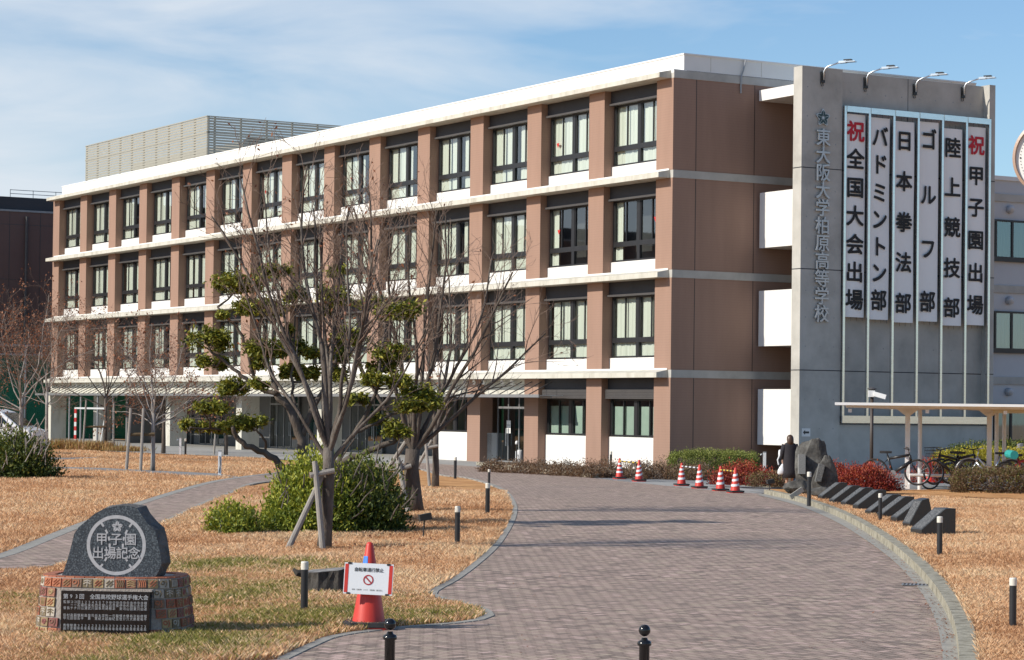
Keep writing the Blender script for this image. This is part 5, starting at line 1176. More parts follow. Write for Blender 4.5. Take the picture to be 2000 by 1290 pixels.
CL = [(1210, 936, 'striped cone furthest left of six, in front of the dark bollard', 0.0), (1248, 941, 'striped cone with slanted bands, second of the left pair', .035), (1331, 950, 'left striped cone of the middle pair joined by a white bar', .01), (1366, 955, 'right striped cone of the middle pair joined by a white bar', .03),
      (1407, 960, 'left striped cone of the pair before the red shrub, joined by a yellow bar', .02), (1436, 964, 'right striped cone of the pair before the red shrub, nearest the kerb', .02)]
CP = []
for u, v, lb_, sl in CL: p = G(u, v); CP.append(p); cone('traffic_cone', lb_, p, R(12), .68, ST, sl, 'striped traffic cones along the driveway', base=.40)
for (i, j), lab, two in [((0, 1), 'black and yellow cone bar lying across the far left cone pair', 0), ((2, 3), 'white and dark striped cone bar between the middle cone pair', 1), ((4, 5), 'black and yellow cone bar between the right cone pair', 0)]:
    a, b = CP[i] + Vector((0, 0, .58)), CP[j] + Vector((0, 0, .58)); t = thing('cone_bar', lab, 'cone bar', a, 0, 'bars linking traffic cones'); d = b - a; mA = MB(); mB = MB()
    for k in range(9):
        (mA if k % 2 else mB).tube([d * (k / 9), d * ((k + 1) / 9)], .02, 8)
    mA.build('dark_section', M_frame, t)['kind'] = 'stuff'; mB.build('pale_section', M_tape if two else mat('safety_yellow', (.7, .5, .06), .5, c2=(.62, .44, .05), scale=5), t)['kind'] = 'stuff'
fc = G(720, 1229); fco = cone('traffic_cone', 'large plain orange cone with a blue tape patch behind the no cycling sign', fc, R(4), .80, (), 0, None, .46)
mb = MB(); n = 6; V = []
for z in (.595, .672):
    for k in range(n): a = R(195) + R(58) * k / (n - 1); rr = .16 * .97 + (.0336 - .155) * (z - .05) / .72 + .0025; V.append((rr * math.cos(a), rr * math.sin(a), z))
mb.add(V, [(i, i + 1, n + i + 1, n + i) for i in range(n - 1)]); mb.build('tape_patch', mat('blue_tape', (.05, .22, .75), .5, c2=(.04, .2, .68), scale=9), fco, smooth=True)
sg = thing('no_cycling_sign', 'white bicycles prohibited sign board with red side strips hung on the front cone', 'sign', (fc.x - .005, fc.y - .175, .33), R(-2))
sg.rotation_euler = (R(-9), R(2.0), R(-2))
mb = MB(); mb.box(-.225, .225, 0, .008, 0, .285); mb.build('board', mat('sign_white', (.78, .79, .80), .4, c2=(.74, .75, .76), scale=4), sg)
for s in (-1, 1): mb = MB(); mb.box(min(s * .218, s * .186), max(s * .218, s * .186), -.002, 0, .012, .273); mb.build('red_strip', M_cone, sg)
for s in (-1, 1):
    for z in (-.004, .272): mb = MB(); mb.box(s * .178 - .016, s * .178 + .016, -.006, .012, z, z + .017); mb.build('clip', M_rubber, sg)
mb = MB(); put_row(mb, '自転車通行禁止', (0, -.003, .226), EX, EZ, .040, .0385, b=.010); mb.build('sign_text', M_ink, sg)
mb = MB(); put_row(mb, '車両（自動車 バイク 自転車）通行禁止', (-.005, -.003, .042), EX, EZ, .0155, .0148); mb.build('sign_small_text', M_ink, sg)
mb = MB(); n = 36; A = [Vector((.047 * math.cos(2 * math.pi * k / n), -.003, .133 + .047 * math.sin(2 * math.pi * k / n))) for k in range(n)]; B = [Vector((.036 * math.cos(2 * math.pi * k / n), -.003, .133 + .036 * math.sin(2 * math.pi * k / n))) for k in range(n)]
mb.add(A + B, [(i, n + i, n + (i + 1) % n, (i + 1) % n) for i in range(n)]); c = Vector((0, -.0036, .133)); d = Vector((.7, 0, -.7)) * .04; w = Vector((.7, 0, .7)) * .006
mb.add([c - d + w, c + d + w, c + d - w, c - d - w], [(3, 2, 1, 0)]); mb.build('prohibition_symbol', mat('sign_red', (.42, .03, .03), .5, c2=(.38, .025, .025), scale=8), sg)
# stump
sp = G(640, 1165); stump = thing('tree_stump', 'old grey cut tree stump behind the front cone and bollard', 'stump', (sp.x + .03, sp.y + .05, 0))
sr = random.Random(8); mb = MB(); n = 40; V = []
for z, k in ((-.05, 1.18), (.06, 1.05), (.2, .98), (.285, 1.0)):
    for j in range(n): a = 2 * math.pi * j / n; f = k * (.27 + .035 * math.sin(3 * a + 1) + .02 * math.sin(9 * a) + sr.uniform(-.012, .012)); V.append((f * math.cos(a) * 1.12, f * math.sin(a), z + (.03 * math.cos(a) if z > .25 else 0)))
mb.add(V, [(i + n * q, (i + 1) % n + n * q, n * (q + 1) + (i + 1) % n, n * (q + 1) + i) for q in range(3) for i in range(n)]); 
mb.build('stump_bark', mat('charred_bark', (.03, .026, .022), .95, c2=(.09, .08, .07), scale=7, stretch=(3, 3, .5), bump=1, bscale=40), stump)
mb = MB(); mb.add(V[-n:], [tuple(range(n))]); mb.build('cut_face', mat('weathered_wood', (.16, .155, .15), .9, c2=(.33, .31, .29), scale=12, ramp=[(.05, .048, .045), (.2, .19, .18), (.38, .36, .33)]), stump)
mb = MB(); mb.tube([(-.26, -.05, .24), (-.36, -.1, .25), (-.40, -.08, .29)], [.05, .035, .015], 7); mb.build('broken_edge', MATS['charred_bark'], stump)
# bollards
def bollard_proto():
    t = thing('bollard_light', 'x', 'bollard', (0, 0, 0), 0, 'black garden bollards with white tops')
    mb = MB(); mb.lathe([(.037, -.05), (.037, .44)], 18); mb.build('post', mat('black_powder_coat', (.018, .018, .02), .4, c2=(.026, .026, .028), scale=4), t, smooth=False)
    mb = MB(); mb.lathe([(.0385, .442), (.0385, .512), (.034, .522), (.01, .524)], 18); mb.build('cap', mat('cream_cap', (.72, .69, .60), .45, c2=(.66, .63, .55), scale=5), t, smooth=False); return t
bp = bollard_proto(); first = True
BOL = [(594, 1097, 1199, 'black bollard with cream top between the monument and the stump'), (893, 989, 1064, 'black white topped bollard at the bulging driveway edge, nearest of the left row'), (952, 944, 1007, 'black white topped bollard, front one of the overlapping two left of the driveway'), (955, 917, 951, 'black white topped bollard half hidden behind another one left of the driveway'), (889, 893, 934, 'black white topped bollard on the lawn tip before the entrance'),
       (362, 857, 890, 'black white topped bollard on the paving before the porch columns'), (1193, 882, 920, 'black white topped bollard inside the russet bed'), (1580, 922, 983, 'black white topped bollard in front of the standing stones'), (1719, 964, 1018, 'black white topped bollard among the sloping name stones'), (1835, 1009, 1087, 'black white topped bollard beside the last name stone'), (1978, 1129, 1226, 'black white topped bollard alone at the right picture edge')]
for u, vt, vb, lb_ in BOL:
    p = G(u, vb, .1 if u > 1500 else 0); hgt = (vb - vt) * p.y / FPX; 
    if first: o = bp; first = False; tag(o, lb_); o.location = p
    else: o = dup(bp, lb_, p)
    o.scale = (hgt / .524 * .98 if abs(hgt / .524 - 1) < .12 else (1.08 if hgt > .524 else .92),) * 2 + (hgt / .524,)
    o.scale = (min(1.25, max(.9, hgt / .524)),) * 2 + (hgt / .524,)
M_gloss = mat('gloss_black', (.010, .010, .011), .14, c2=(.014, .014, .015), scale=3)
def ball_post(u, vtop, label, Y=17.3, proto=None):
    p = AT(u, vtop, Y); h = p.z
    t = thing('ball_top_post', label, 'post', (p.x, Y, 0), 0, 'black ball top posts'); mb = MB()
    mb.lathe([(.038, -.02), (.038, h - .155), (.05, h - .15), (.052, h - .135), (.046, h - .12), (.026, h - .112), (.02, h - .095)], 24); mb.build('shaft', M_gloss, t, smooth=True)
    mb = MB(); prof = [(max(.002, .043 * math.sin(math.pi * k / 14)), h - .043 - .043 * math.cos(math.pi * k / 14)) for k in range(1, 15)]; mb.lathe(prof, 24); mb.build('ball', M_gloss, t, smooth=True)
    return t
ball_post(762, 1208, 'glossy black ball top post in front of the large orange cone')
ball_post(1259, 1220, 'glossy black ball top post standing alone in the middle of the driveway')
pz = G(175, 866); t = ball_post(175, 848, 'small black ball top post beside the goal frame', pz.y)
# white utility posts
def utility(u, vt, vb, label, tap=False, w=.09):
    p = G(u, vb); h = (vb - vt) * p.y / FPX; t = thing('utility_post', label, 'post', p, 0, 'white utility posts')
    mb = MB(); mb.box(-w / 2, w / 2, -w / 2, w / 2, -.05, h); mb.build('post', M_tape, t); mb = MB(); mb.box(-w / 2 - .008, w / 2 + .008, -w / 2 - .008, w / 2 + .008, h, h + .03); mb.build('cap', M_greymet, t)
    if tap: mb = MB(); mb.tube([(-w / 2, -.03, h * .9), (-w / 2 - .07, -.05, h * .92), (-w / 2 - .1, -.05, h * .85)], .018, 8); mb.build('tap', M_steel, t)
    else: mb = MB(); mb.tube([(0, -w / 2 - .005, h * .8), (.02, -w / 2 - .02, h * .4), (-.02, -w / 2 - .01, h * .1)], .012, 6); mb.build('hose', M_rubber, t)
utility(429, 882, 928, 'white square utility post at the corner of the left lawn paths')
utility(352, 856, 889, 'white tap post beside the bollard before the porch', True)
utility(1045, 866, 905, 'white tap post against the pier right of the entrance', True, .1)
utility(1493, 884, 922, 'white post in front of the white stair wall', True, .11)
pe = G(1014, 905); t = thing('white_bin', 'white round topped litter bin beside the entrance doors', 'bin', (pe.x, pe.y, pe.z)); mb = MB(); mb.lathe([(.14, 0), (.16, .1), (.16, .5), (.12, .56)], 18); mb.build('bin_body', M_tape, t, smooth=True); mb = MB(); mb.lathe([(.05, .56), (.05, .6), (.02, .62)], 12); mb.build('lid_knob', M_greymet, t)
pe = G(1009, 906); t = thing('lamp_post', 'slim black post with a round white top by the entrance doors', 'post', (pe.x, pe.y + .5, pe.z)); mb = MB(); mb.lathe([(.03, 0), (.03, .8)], 12); mb.build('post', M_frame, t); mb = MB(); mb.lathe([(.06, .8), (.07, .85), (.06, .93), (.02, .96)], 14); mb.build('globe', M_tape, t, smooth=True)
pe = G(1524, 940); t = thing('pole_with_wrap', 'black post with a white cap and wrap behind the person', 'post', (AT(1524, 900, 67).x, 67, 0)); mb = MB(); mb.lathe([(.05, 0), (.05, .75)], 14); mb.build('post', M_frame, t); mb = MB(); mb.lathe([(.055, .752), (.06, .85), (.05, .95), (.02, .97)], 14); mb.build('cap', M_tape, t, smooth=True); mb = MB(); mb.tube([(-.05, -.05, .55), (-.08, -.05, .68), (-.03, -.06, .80), (.04, -.05, .82)], .022, 8); mb.build('wrap', M_tape, t)
# spot lights on stakes
def spot(u, vt, vb, label, dz=0.0):
    p = G(u, vb, dz); h = (vb - vt) * p.y / FPX; t = thing('garden_spotlight', label, 'spotlight', p, 0, 'stake spotlights in the grass'); mb = MB(); mb.tube([(0, 0, -.05), (.02, 0, h * .8)], .013, 8); mb.build('stake', M_rubber, t)
    mb = MB(); mb.bar((-.06, -.03, h * .86), (.12, .03, h * .96), .10, .10); mb.build('lamp_head', M_rubber, t)
spot(1502, 938, 968, 'black stake spotlight at the kerb before the standing stones'); spot(826, 1006, 1052, 'dark stake spotlight with a green sprig in the grass beside the bush')

# ================================================================== STANDING STONES AND NAME STONES
M_slate = mat('dark_standing_stone', (.05, .048, .042), .85, c2=(.12, .115, .10), scale=4, ramp=[(.03, .029, .026), (.075, .07, .062), (.15, .145, .13)], bump=1.0, bscale=14)
def rock(name, label, c, size, seed, cat='stone', taper=.6, m=M_slate, lean=0.0, n=26):
    r = random.Random(seed); bm = bmesh.new(); bmesh.ops.create_icosphere(bm, subdivisions=4, radius=1.0); pl = [(rv(r).normalized(), r.uniform(.62, .9)) for _ in range(n)]
    from mathutils import noise
    for v in bm.verts:
        d = v.co.normalized(); k = 1.0
        for a, o in pl:
            q = d.dot(a)
            if q > .01: k = min(k, o / q)
        k *= 1 + .04 * noise.noise(d * 4 + Vector((seed, 0, 0))); z = (d.z * k + .62) / 1.5
        f = 1 - (1 - taper) * max(0, z); v.co = Vector((d.x * k * f * size[0] * 1.25 + lean * z, d.y * k * f * size[1] * 1.25, max(-.1, z * size[2] * 1.05)))
    me = bpy.data.meshes.new(name); bm.to_mesh(me); bm.free(); me.materials.append(m); t = thing(name, label, cat, c); link('rock', me, t); return t
M_lplate = mat('pale_inscription_plate', (.16, .16, .155), .7, c2=(.28, .28, .27), scale=30, stretch=(3, 1, 1))
s1 = AT(1580, 905, 60.5); st1 = rock('standing_stone', 'tallest dark standing stone with a pale vertical inscription plate', (s1.x - .01, 60.5, .0), (.47, .32, 1.42), 3, 'standing stone', .72, lean=.12)
mb = MB(); a = AT(1556, 888, 60.2); b = AT(1569, 926, 60.2); mb.box(a.x - s1.x + .05, b.x - s1.x + .05, -.40, -.2, b.z, a.z); mb.build('inscription_plate', M_lplate, st1)
s2 = AT(1612, 930, 58.8); st2 = rock('standing_stone', 'shorter leaning dark stone with a black engraved plate, right of the tall one', (s2.x, 58.8, .0), (.36, .26, 1.08), 9, 'standing stone', .45, lean=.02)
mb = MB(); pl_ = [AT(u, v, 58.8) for u, v in ((1589, 940), (1600, 940), (1608, 908), (1597, 905))]; mb.prism([(p.x - s2.x, p.z) for p in pl_], (0, -.36, 0), (1, 0, 0), (0, 0, 1), (0, -1, 0), .2); mb.build('engraved_plate', mat('engraved_black_plate', (.03, .03, .03), .5, c2=(.22, .22, .21), scale=26, stretch=(2, 1, 3)), st2)
rock('base_rock', 'broad low rock in front of the tallest standing stone', (AT(1556, 960, 59.6).x, 59.4, 0.02), (.38, .30, .36), 14, 'rock', .8)
rock('base_rock', 'flat grey rock at the foot of the shorter leaning stone', (AT(1604, 968, 58.0).x, 57.8, 0.02), (.32, .22, .22), 15, 'rock', .8)
mb = MB(); p = G(1560, 972, .1); t = thing('broken_slab', 'small tilted pale slab leaning beside the base rocks', 'slab', p); mb.bar((-.2, -.05, 0), (.1, .05, .2), .04, .12); mb.build('slab', M_gut, t)
M_nm = mat('black_name_stone', (.022, .024, .025), .3, c2=(.036, .038, .04), scale=60, detail=2); M_nface = mat('engraved_name_face', (.025, .025, .025), .45, c2=(.3, .3, .3), scale=38, ramp=[(.02, .02, .02), (.05, .05, .05), (.34, .34, .33)], stretch=(1.2, 2.5, 2.5), detail=3)
NS = [(1606, 977, 'name stone nearest the standing stones, highest in the row'), (1629, 985, 'second name stone from the standing stones'), (1652, 990, 'third name stone from the standing stones'), (1676, 996, 'fourth name stone from the standing stones, left of the bollard'), (1701, 1008, 'name stone directly behind the bollard in the row'), (1725, 1013, 'name stone just right of the bollard in the row'), (1752, 1021, 'name stone third from the near end of the row'), (1779, 1034, 'pale topped tilted name stone, second from the near end'), (1800, 1047, 'last and nearest name stone, tallest dark side, behind the end bollard')]
pr = None
for j, (u, v, lb_) in enumerate(NS):
    p = G(u, v, .1)
    if pr is None:
        t = thing('name_stone', lb_, 'name stone', p, 0, 'row of black sloping name stones'); pr = t
        mb = MB(); prof = [(0, -.03), (.0, .09), (.44, .40), (.62, .40), (.62, -.03)]
        mb.prism(prof, (0, 0, 0), (1, 0, 0), (0, 0, 1), (0, -1, 0), .27); me_o = mb.build('stone_block', M_nm, t)
        mb = MB(); n_ = Vector((-.31, 0, .44)).normalized() * .003
        mb.add([Vector((.02, .02, .104)) + n_, Vector((.02, .25, .104)) + n_, Vector((.42, .25, .386)) + n_, Vector((.42, .02, .386)) + n_], [(3, 2, 1, 0)]); mb.build('engraved_face', M_nface, t)
    else: t = dup(pr, lb_, p)
    t.rotation_euler = (0, 0, R(16)); t.scale = (1.0, 1.0, 1.0)
    if j == 7: t.rotation_euler = (0, R(-14), R(18)); t.scale = (.72, 1, 1.05)
    if j == 8: t.scale = (.95, 1.5, 1.08)

# ================================================================== BICYCLE SHELTER, CAMERA POLE
M_wpaint = mat('white_paint_steel', (.78, .78, .77), .4, c2=(.73, .73, .72), scale=2)
sh0 = AT(1652, 787, 67.0); SHZ = sh0.z
shel = thing('bicycle_shelter', 'white flat roofed bicycle shelter on T shaped steel posts', 'shelter', (11.4, 69, -.05), R(-8.2))
o = Vector((11.4, 69, -.05)); SXL = sh0.x - o.x - .0
mb = MB(); mb.box(SXL, 8.5, -2.0, 2.6, SHZ - o.z - .065, SHZ - o.z + .01); mb.build('roof', M_wpaint, shel)
for xx, yy in ((0, 0.2), (2.35, .9), (5.2, 0.2)):
    u_ = xx; mb = MB(); mb.box(u_ - .07, u_ + .07, yy - .075, yy + .075, -.1, SHZ - o.z - .24); 
    mb.build('post', M_wpaint, shel)
    mb = MB(); mb.prism([(-1.7, .05), (-1.7, .10), (1.9, .10), (1.9, .05), (.30, 0), (.075, -.17), (-.075, -.17), (-.30, 0)], (u_, yy, SHZ - o.z - .17), (1, 0, 0), (0, 0, 1), (0, -1, 0), .10); mb.build('bracket', M_wpaint, shel)
for xx, yy in ((.37, 0.9), (2.85, 2.2), (2.62, 2.0)):
    mb = MB(); mb.tube([(xx, yy, -.2), (xx, yy, SHZ - o.z - .1)], .06, 10); mb.build('downpipe', M_wpaint, shel)
for yy in (-1.5, 1.8): mb = MB(); mb.box(SXL + .3, 8.4, yy - .05, yy + .05, SHZ - o.z - .13, SHZ - o.z - .066); mb.build('purlin', M_wpaint, shel)
mb = MB()
for k in range(4): x = SXL + .42 + k * 2.15; mb.box(x - .05, x + .05, -1.62, -1.52, SHZ - o.z - .27, SHZ - o.z - .17)
mb.build('purlin_end', M_tape, shel)['kind'] = 'stuff'
mb = MB(); mb.box(2.35, 3.3, -.9, -.7, SHZ - o.z - .24, SHZ - o.z - .14); mb.build('light_fitting', mat('fitting_beige', (.5, .46, .34), .5, c2=(.56, .52, .4), scale=3), shel)
rk = thing('cycle_rack', 'low white tube rack between the shelter posts', 'rack', (11.4, 68.6, 0)); mb = MB(); mb.tube([(0, 0, .0), (0, 0, .26), (2.3, .1, .26), (2.3, .1, 0)], .045, 8); mb.build('rack_tube', M_wpaint, rk)
cp = AT(1702, 905, 74.0); pole = thing('camera_pole', 'slim dark brown pole with white surveillance cameras in front of the tower', 'camera pole', (cp.x, 74.0, -.15)); zt = AT(1702, 772, 74).z + .15
mb = MB(); mb.tube([(0, 0, -.1), (0, 0, zt)], .055, 12); mb.build('pole', mat('brown_pole', (.045, .032, .026), .5, c2=(.06, .044, .036), scale=3), pole, smooth=True)
mb = MB(); mb.lathe([(.10, zt + .04), (.10, zt + .17), (.15, zt + .18), (.15, zt + .2), (.05, zt + .24)], 14); mb.build('top_sensor', M_lip, pole)
mb = MB(); mb.box(-.12, .07, -.12, -.02, zt - .06, zt + .14); mb.build('junction_box', M_wpaint, pole)
mb = MB(); mb.bar((.05, -.1, zt + .04), (.40, -.2, zt - .06), .16, .14); mb.build('camera_body', M_wpaint, pole)

# ================================================================== BICYCLES
M_tyre = mat('tyre', (.02, .02, .021), .8, c2=(.035, .035, .035), scale=20)
def torus(mb, c, R_, r_, n=36, k=8, ax=1):
    V = []
    for i in range(n):
        a = 2 * math.pi * i / n
        for j in range(k): b = 2 * math.pi * j / k; V.append(Vector(c) + Vector(((R_ + r_ * math.cos(b)) * math.cos(a), r_ * math.sin(b), (R_ + r_ * math.cos(b)) * math.sin(a))))
    mb.add(V, [(i * k + j, i * k + (j + 1) % k, ((i + 1) % n) * k + (j + 1) % k, ((i + 1) % n) * k + j) for i in range(n) for j in range(k)])
def bicycle(label, p, rz, fm, Rw=.33, basket=False, step=False, lean=0.06, fender=None, child=False, bag=False):
    t = thing('bicycle', label, 'bicycle', p, rz, 'bicycles parked by the shelter'); t.rotation_euler = (lean, 0, rz); t.scale = (1.1,) * 3; wb = .54
    for sx in (-1, 1):
        mb = MB(); torus(mb, (sx * wb, 0, Rw), Rw - .026, .027); w = mb.build('wheel', M_tyre, t, smooth=True)
        mb = MB(); torus(mb, (sx * wb, 0, Rw), Rw - .045, .010, 36, 6); mb.build('rim', M_greymet, w, smooth=True)
        mb = MB()
        for k in range(14): a = k * math.pi / 7; mb.tube([(sx * wb, .02 * (-1) ** k, Rw), (sx * wb + math.cos(a) * (Rw - .05), 0, Rw + math.sin(a) * (Rw - .05))], .0022, 3)
        mb.build('spokes', M_steel, w)['kind'] = 'stuff'
        if fender:
            mb = MB(); pts = [(sx * wb + math.cos(a) * (Rw + .022), 0, Rw + math.sin(a) * (Rw + .022)) for a in [math.pi * (.12 + .8 * k / 12) if sx < 0 else math.pi * (.08 + .62 * k / 12) for k in range(13)]]; mb.tube(pts, .022, 6); mb.build('mudguard', fender, t, smooth=True)
    f = MB(); bb = (-.08, 0, Rw - .04); seat = (-.22, 0, Rw + .42); head = (.34, 0, Rw + .44 if not step else Rw + .40); hl = (.38, 0, Rw + .28)
    tub = lambda a, b, r: f.tube([a, b], r, 8)
    if step: f.tube([hl, (.2, 0, Rw + .06), bb], .034, 8); f.tube([head, (.16, 0, Rw + .18), (-.16, 0, Rw + .12)], .026, 8)
    else: tub(hl, bb, .045); tub(head, (-.19, 0, Rw + .34), .034)
    tub(seat, bb, .028); tub(head, hl, .034)
    for s in (-.05, .05): f.tube([bb, (-wb, s, Rw)], .011, 6); f.tube([(-.19, 0, Rw + .34), (-wb, s, Rw)], .010, 6); f.tube([hl, (.40, s, Rw + .2), (wb, s, Rw)], .014, 6)
    f.build('frame', fm, t, smooth=True)
    mb = MB(); mb.prism([(-.17, -.085), (-.02, -.07), (.13, -.02), (.13, .02), (-.02, .07), (-.17, .085)], (-.24, 0, Rw + .53), (1, 0, 0), (0, 1, 0), (0, 0, 1), .055); mb.tube([seat, (-.235, 0, Rw + .5)], .014, 8); mb.build('saddle', M_rubber, t)
    mb = MB(); mb.tube([head, (.31, 0, Rw + .56)], .015, 8); mb.tube([(.22, -.29, Rw + .62), (.30, -.2, Rw + .60), (.33, 0, Rw + .57), (.30, .2, Rw + .60), (.22, .29, Rw + .62)], .014, 8); mb.build('handlebar', M_rubber if fm is not M_steel else M_steel, t, smooth=True)
    mb = MB(); n = 16; mb.tube([(-.08, -.03, Rw - .04), (-.08, -.045, Rw - .04)], .09, n); mb.tube([(-.08, -.06, Rw - .04), (.05, -.065, Rw - .15)], .012, 6); mb.tube([(-.08, .06, Rw - .04), (-.21, .065, Rw + .07)], .012, 6); mb.bar((.02, -.13, Rw - .15), (.1, -.07, Rw - .15), .07, .02); mb.build('crankset', M_greymet, t)
    if basket:
        mb = MB()
        for z, k in ((.44, .8), (.52, .88), (.60, .95), (.68, 1)): 
            q = [(.40, -.17 * k), (.40 + .3 * k, -.17 * k), (.40 + .3 * k, .17 * k), (.40, .17 * k)]
            for a, b in zip(q, q[1:] + q[:1]): mb.tube([(*a, Rw + z - .04), (*b, Rw + z - .04)], .005, 4)
        for j in range(7):
            for s in (-1, 1): mb.tube([(.42 + .05 * j * .86, s * .14, Rw + .4), (.41 + .05 * j, s * .17, Rw + .64)], .004, 4)
        mb.build('front_basket', M_rubber, t)
    if child:
        mb = MB(); mb.prism([(-.5, .38), (-.22, .38), (-.2, .50), (-.24, .56), (-.40, .54), (-.48, .78), (-.56, .80), (-.58, .5)], (0, .16, Rw), (1, 0, 0), (0, 0, 1), (0, 1, 0), .32); mb.build('child_seat', mat('grey_seat', (.16, .15, .165), .6, c2=(.2, .19, .205), scale=4), t)
    if bag:
        mb = MB(); mb.tube([(-.40, -.2, Rw + .52), (-.40, .2, Rw + .52)], .11, 12); mb.build('rolled_bag', mat('teal_bag', (.02, .28, .27), .6, c2=(.03, .34, .32), scale=8), t)
    return t
M_bk = mat('black_frame', (.014, .014, .015), .35, c2=(.02, .02, .021), scale=3)
def bk(u, v, Y=None, z=0.0):
    if Y: q = AT(u, v, Y); return (q.x, Y, z)
    q = G(u, v, 0); return q
bicycle('black sports bicycle with a yellow handlebar lamp left of the first shelter post', bk(1750, 952, 67.5), R(-14), M_bk, .34, lean=.05)
bicycle('dark city bicycle showing its large spoked wheel in front of the red cone', bk(1848, 957), R(24), M_bk, .345, lean=.05)
bicycle('black bicycle with a wire basket close behind the large spoked wheel', bk(1858, 948, 68.3), R(205), M_bk, .33, True, lean=.05)
bicycle('dark mountain bicycle between the two shelter posts', bk(1885, 950, 69.5), R(30), M_bk, .33, lean=-.06)
bicycle('silver city bicycle behind the brown hedge with a black saddle', bk(1935, 940, 68.0), R(176), M_steel, .34, False, True, fender=M_greymet, lean=.05)
bicycle('bicycle carrying a teal rolled bag at the right picture edge', bk(2003, 948, 67.0), R(10), mat('red_frame', (.4, .03, .03), .4, c2=(.34, .025, .025), scale=3), .31, lean=.05, bag=True, fender=M_bk)
bicycle('bicycle with a grey child seat behind the yellow shrubs', bk(1960, 905, 79.0, -.15), R(185), M_bk, .32, True, True, child=True, lean=.04)
rc = bk(1816, 950, 71.5); cone('traffic_cone', 'plain red cone half hidden behind a bicycle wheel under the shelter', rc, 0, .68, (), 0, None, .38, False)
rc = bk(1699, 945, 70.0); cone('traffic_cone', 'plain red cone tip above the red shrub near the camera pole', (rc[0], 70.0, -.1), 0, .75, (), 0, None, .38, False)

# ================================================================== PERSON WITH BAG
def loft(secs, n=20):
    """secs: (x, y, z, rx, ry)"""
    mb = MB(); V = []
    for x, y, z, a, b in secs:
        for k in range(n): t = 2 * math.pi * k / n; V.append((x + a * math.cos(t), y + b * math.sin(t), z))
    mb.add(V, [(i * n + j, i * n + (j + 1) % n, (i + 1) * n + (j + 1) % n, (i + 1) * n + j) for i in range(len(secs) - 1) for j in range(n)] + [tuple(range(n - 1, -1, -1)), tuple(range((len(secs) - 1) * n, len(secs) * n))]); return mb
def skin_mesh(name, nodes, edges, m, parent):
    me = bpy.data.meshes.new(name); me.from_pydata([n[:3] for n in nodes], edges, []); o = bpy.data.objects.new(name, me); COL.objects.link(o)
    o.modifiers.new('s', 'SKIN'); sd = o.modifiers.new('d', 'SUBSURF'); sd.levels = 2; sd.render_levels = 2
    for v, n in zip(me.skin_vertices[0].data, nodes): v.radius = (n[3], n[3] if len(n) < 5 else n[4])
    me.skin_vertices[0].data[0].use_root = True
    dg = bpy.context.evaluated_depsgraph_get(); dg.update(); m2 = bpy.data.meshes.new_from_object(o.evaluated_get(dg)); bpy.data.objects.remove(o)
    m2.name = name; m2.materials.clear(); m2.materials.append(m); m2.polygons.foreach_set('use_smooth', [True] * len(m2.polygons)); return link(name, m2, parent)
PY_ = 64.5; pp = AT(1543, 850, PY_); pz = .02; HT = pp.z - pz
per = thing('person', 'person with long brown hair in a long dark coat, seen from behind holding a bag', 'person', (pp.x, PY_, pz), R(8)); sc_ = HT / 1.60; per.scale = (sc_,) * 3
M_skin = mat('skin', (.45, .27, .19), .6, c2=(.5, .31, .22), scale=8); M_coat = mat('black_coat', (.018, .016, .02), .9, c2=(.03, .027, .032), scale=6, bump=.3, bscale=30); M_hair = mat('brown_hair', (.045, .022, .012), .45, c2=(.085, .042, .022), scale=25, stretch=(6, 6, .4)); M_shoe = M_rubber
nodes = [(0, 0, .86, .13, .10), (0, 0, 1.05, .12, .09), (0, .01, 1.25, .15, .09), (0, .0, 1.36, .06, .055), (0, -.01, 1.42, .05, .05), (0, -.01, 1.50, .085, .10), (0, -.01, 1.585, .055, .06),
         (-.09, 0, .80, .085), (-.09, .01, .45, .055), (-.09, 0, .09, .04), (-.09, .10, .03, .035), (.09, 0, .80, .085), (.09, .03, .45, .055), (.09, .06, .09, .04), (.09, .16, .03, .035),
         (-.17, .0, 1.30, .055), (-.21, .01, 1.05, .042), (-.22, .03, .82, .03), (.17, .0, 1.30, .055), (.21, .03, 1.05, .042), (.19, .12, .85, .03)]
edges = [(0, 1), (1, 2), (2, 3), (3, 4), (4, 5), (5, 6), (0, 7), (7, 8), (8, 9), (9, 10), (0, 11), (11, 12), (12, 13), (13, 14), (2, 15), (15, 16), (16, 17), (2, 18), (18, 19), (19, 20)]
skin_mesh('body', nodes, edges, M_skin, per)
co_ = loft([(0, .0, .27, .235, .18), (0, 0, .45, .225, .17), (0, 0, .75, .215, .155), (0, 0, .98, .195, .135), (0, 0, 1.15, .205, .135), (0, 0, 1.27, .215, .13), (0, 0, 1.33, .17, .115), (0, 0, 1.37, .09, .085), (0, -.01, 1.41, .075, .078)], 28)
for s, P in ((-1, [(-.17, 0, 1.30), (-.235, .01, 1.08), (-.25, .03, .86)]), (1, [(.17, 0, 1.30), (.235, .03, 1.08), (.215, .11, .88)])): co_.tube(P, [.085, .072, .06], 14)
co_.build('coat', M_coat, per, smooth=True)
hr_ = loft([(0, -.03, 1.22, .05, .03), (0, -.06, 1.28, .095, .06), (0, -.06, 1.38, .105, .075), (0, -.03, 1.47, .108, .105), (0, -.015, 1.54, .10, .108), (0, -.01, 1.59, .065, .07), (0, -.01, 1.61, .02, .02)], 22); hr_.build('hair', M_hair, per, smooth=True)
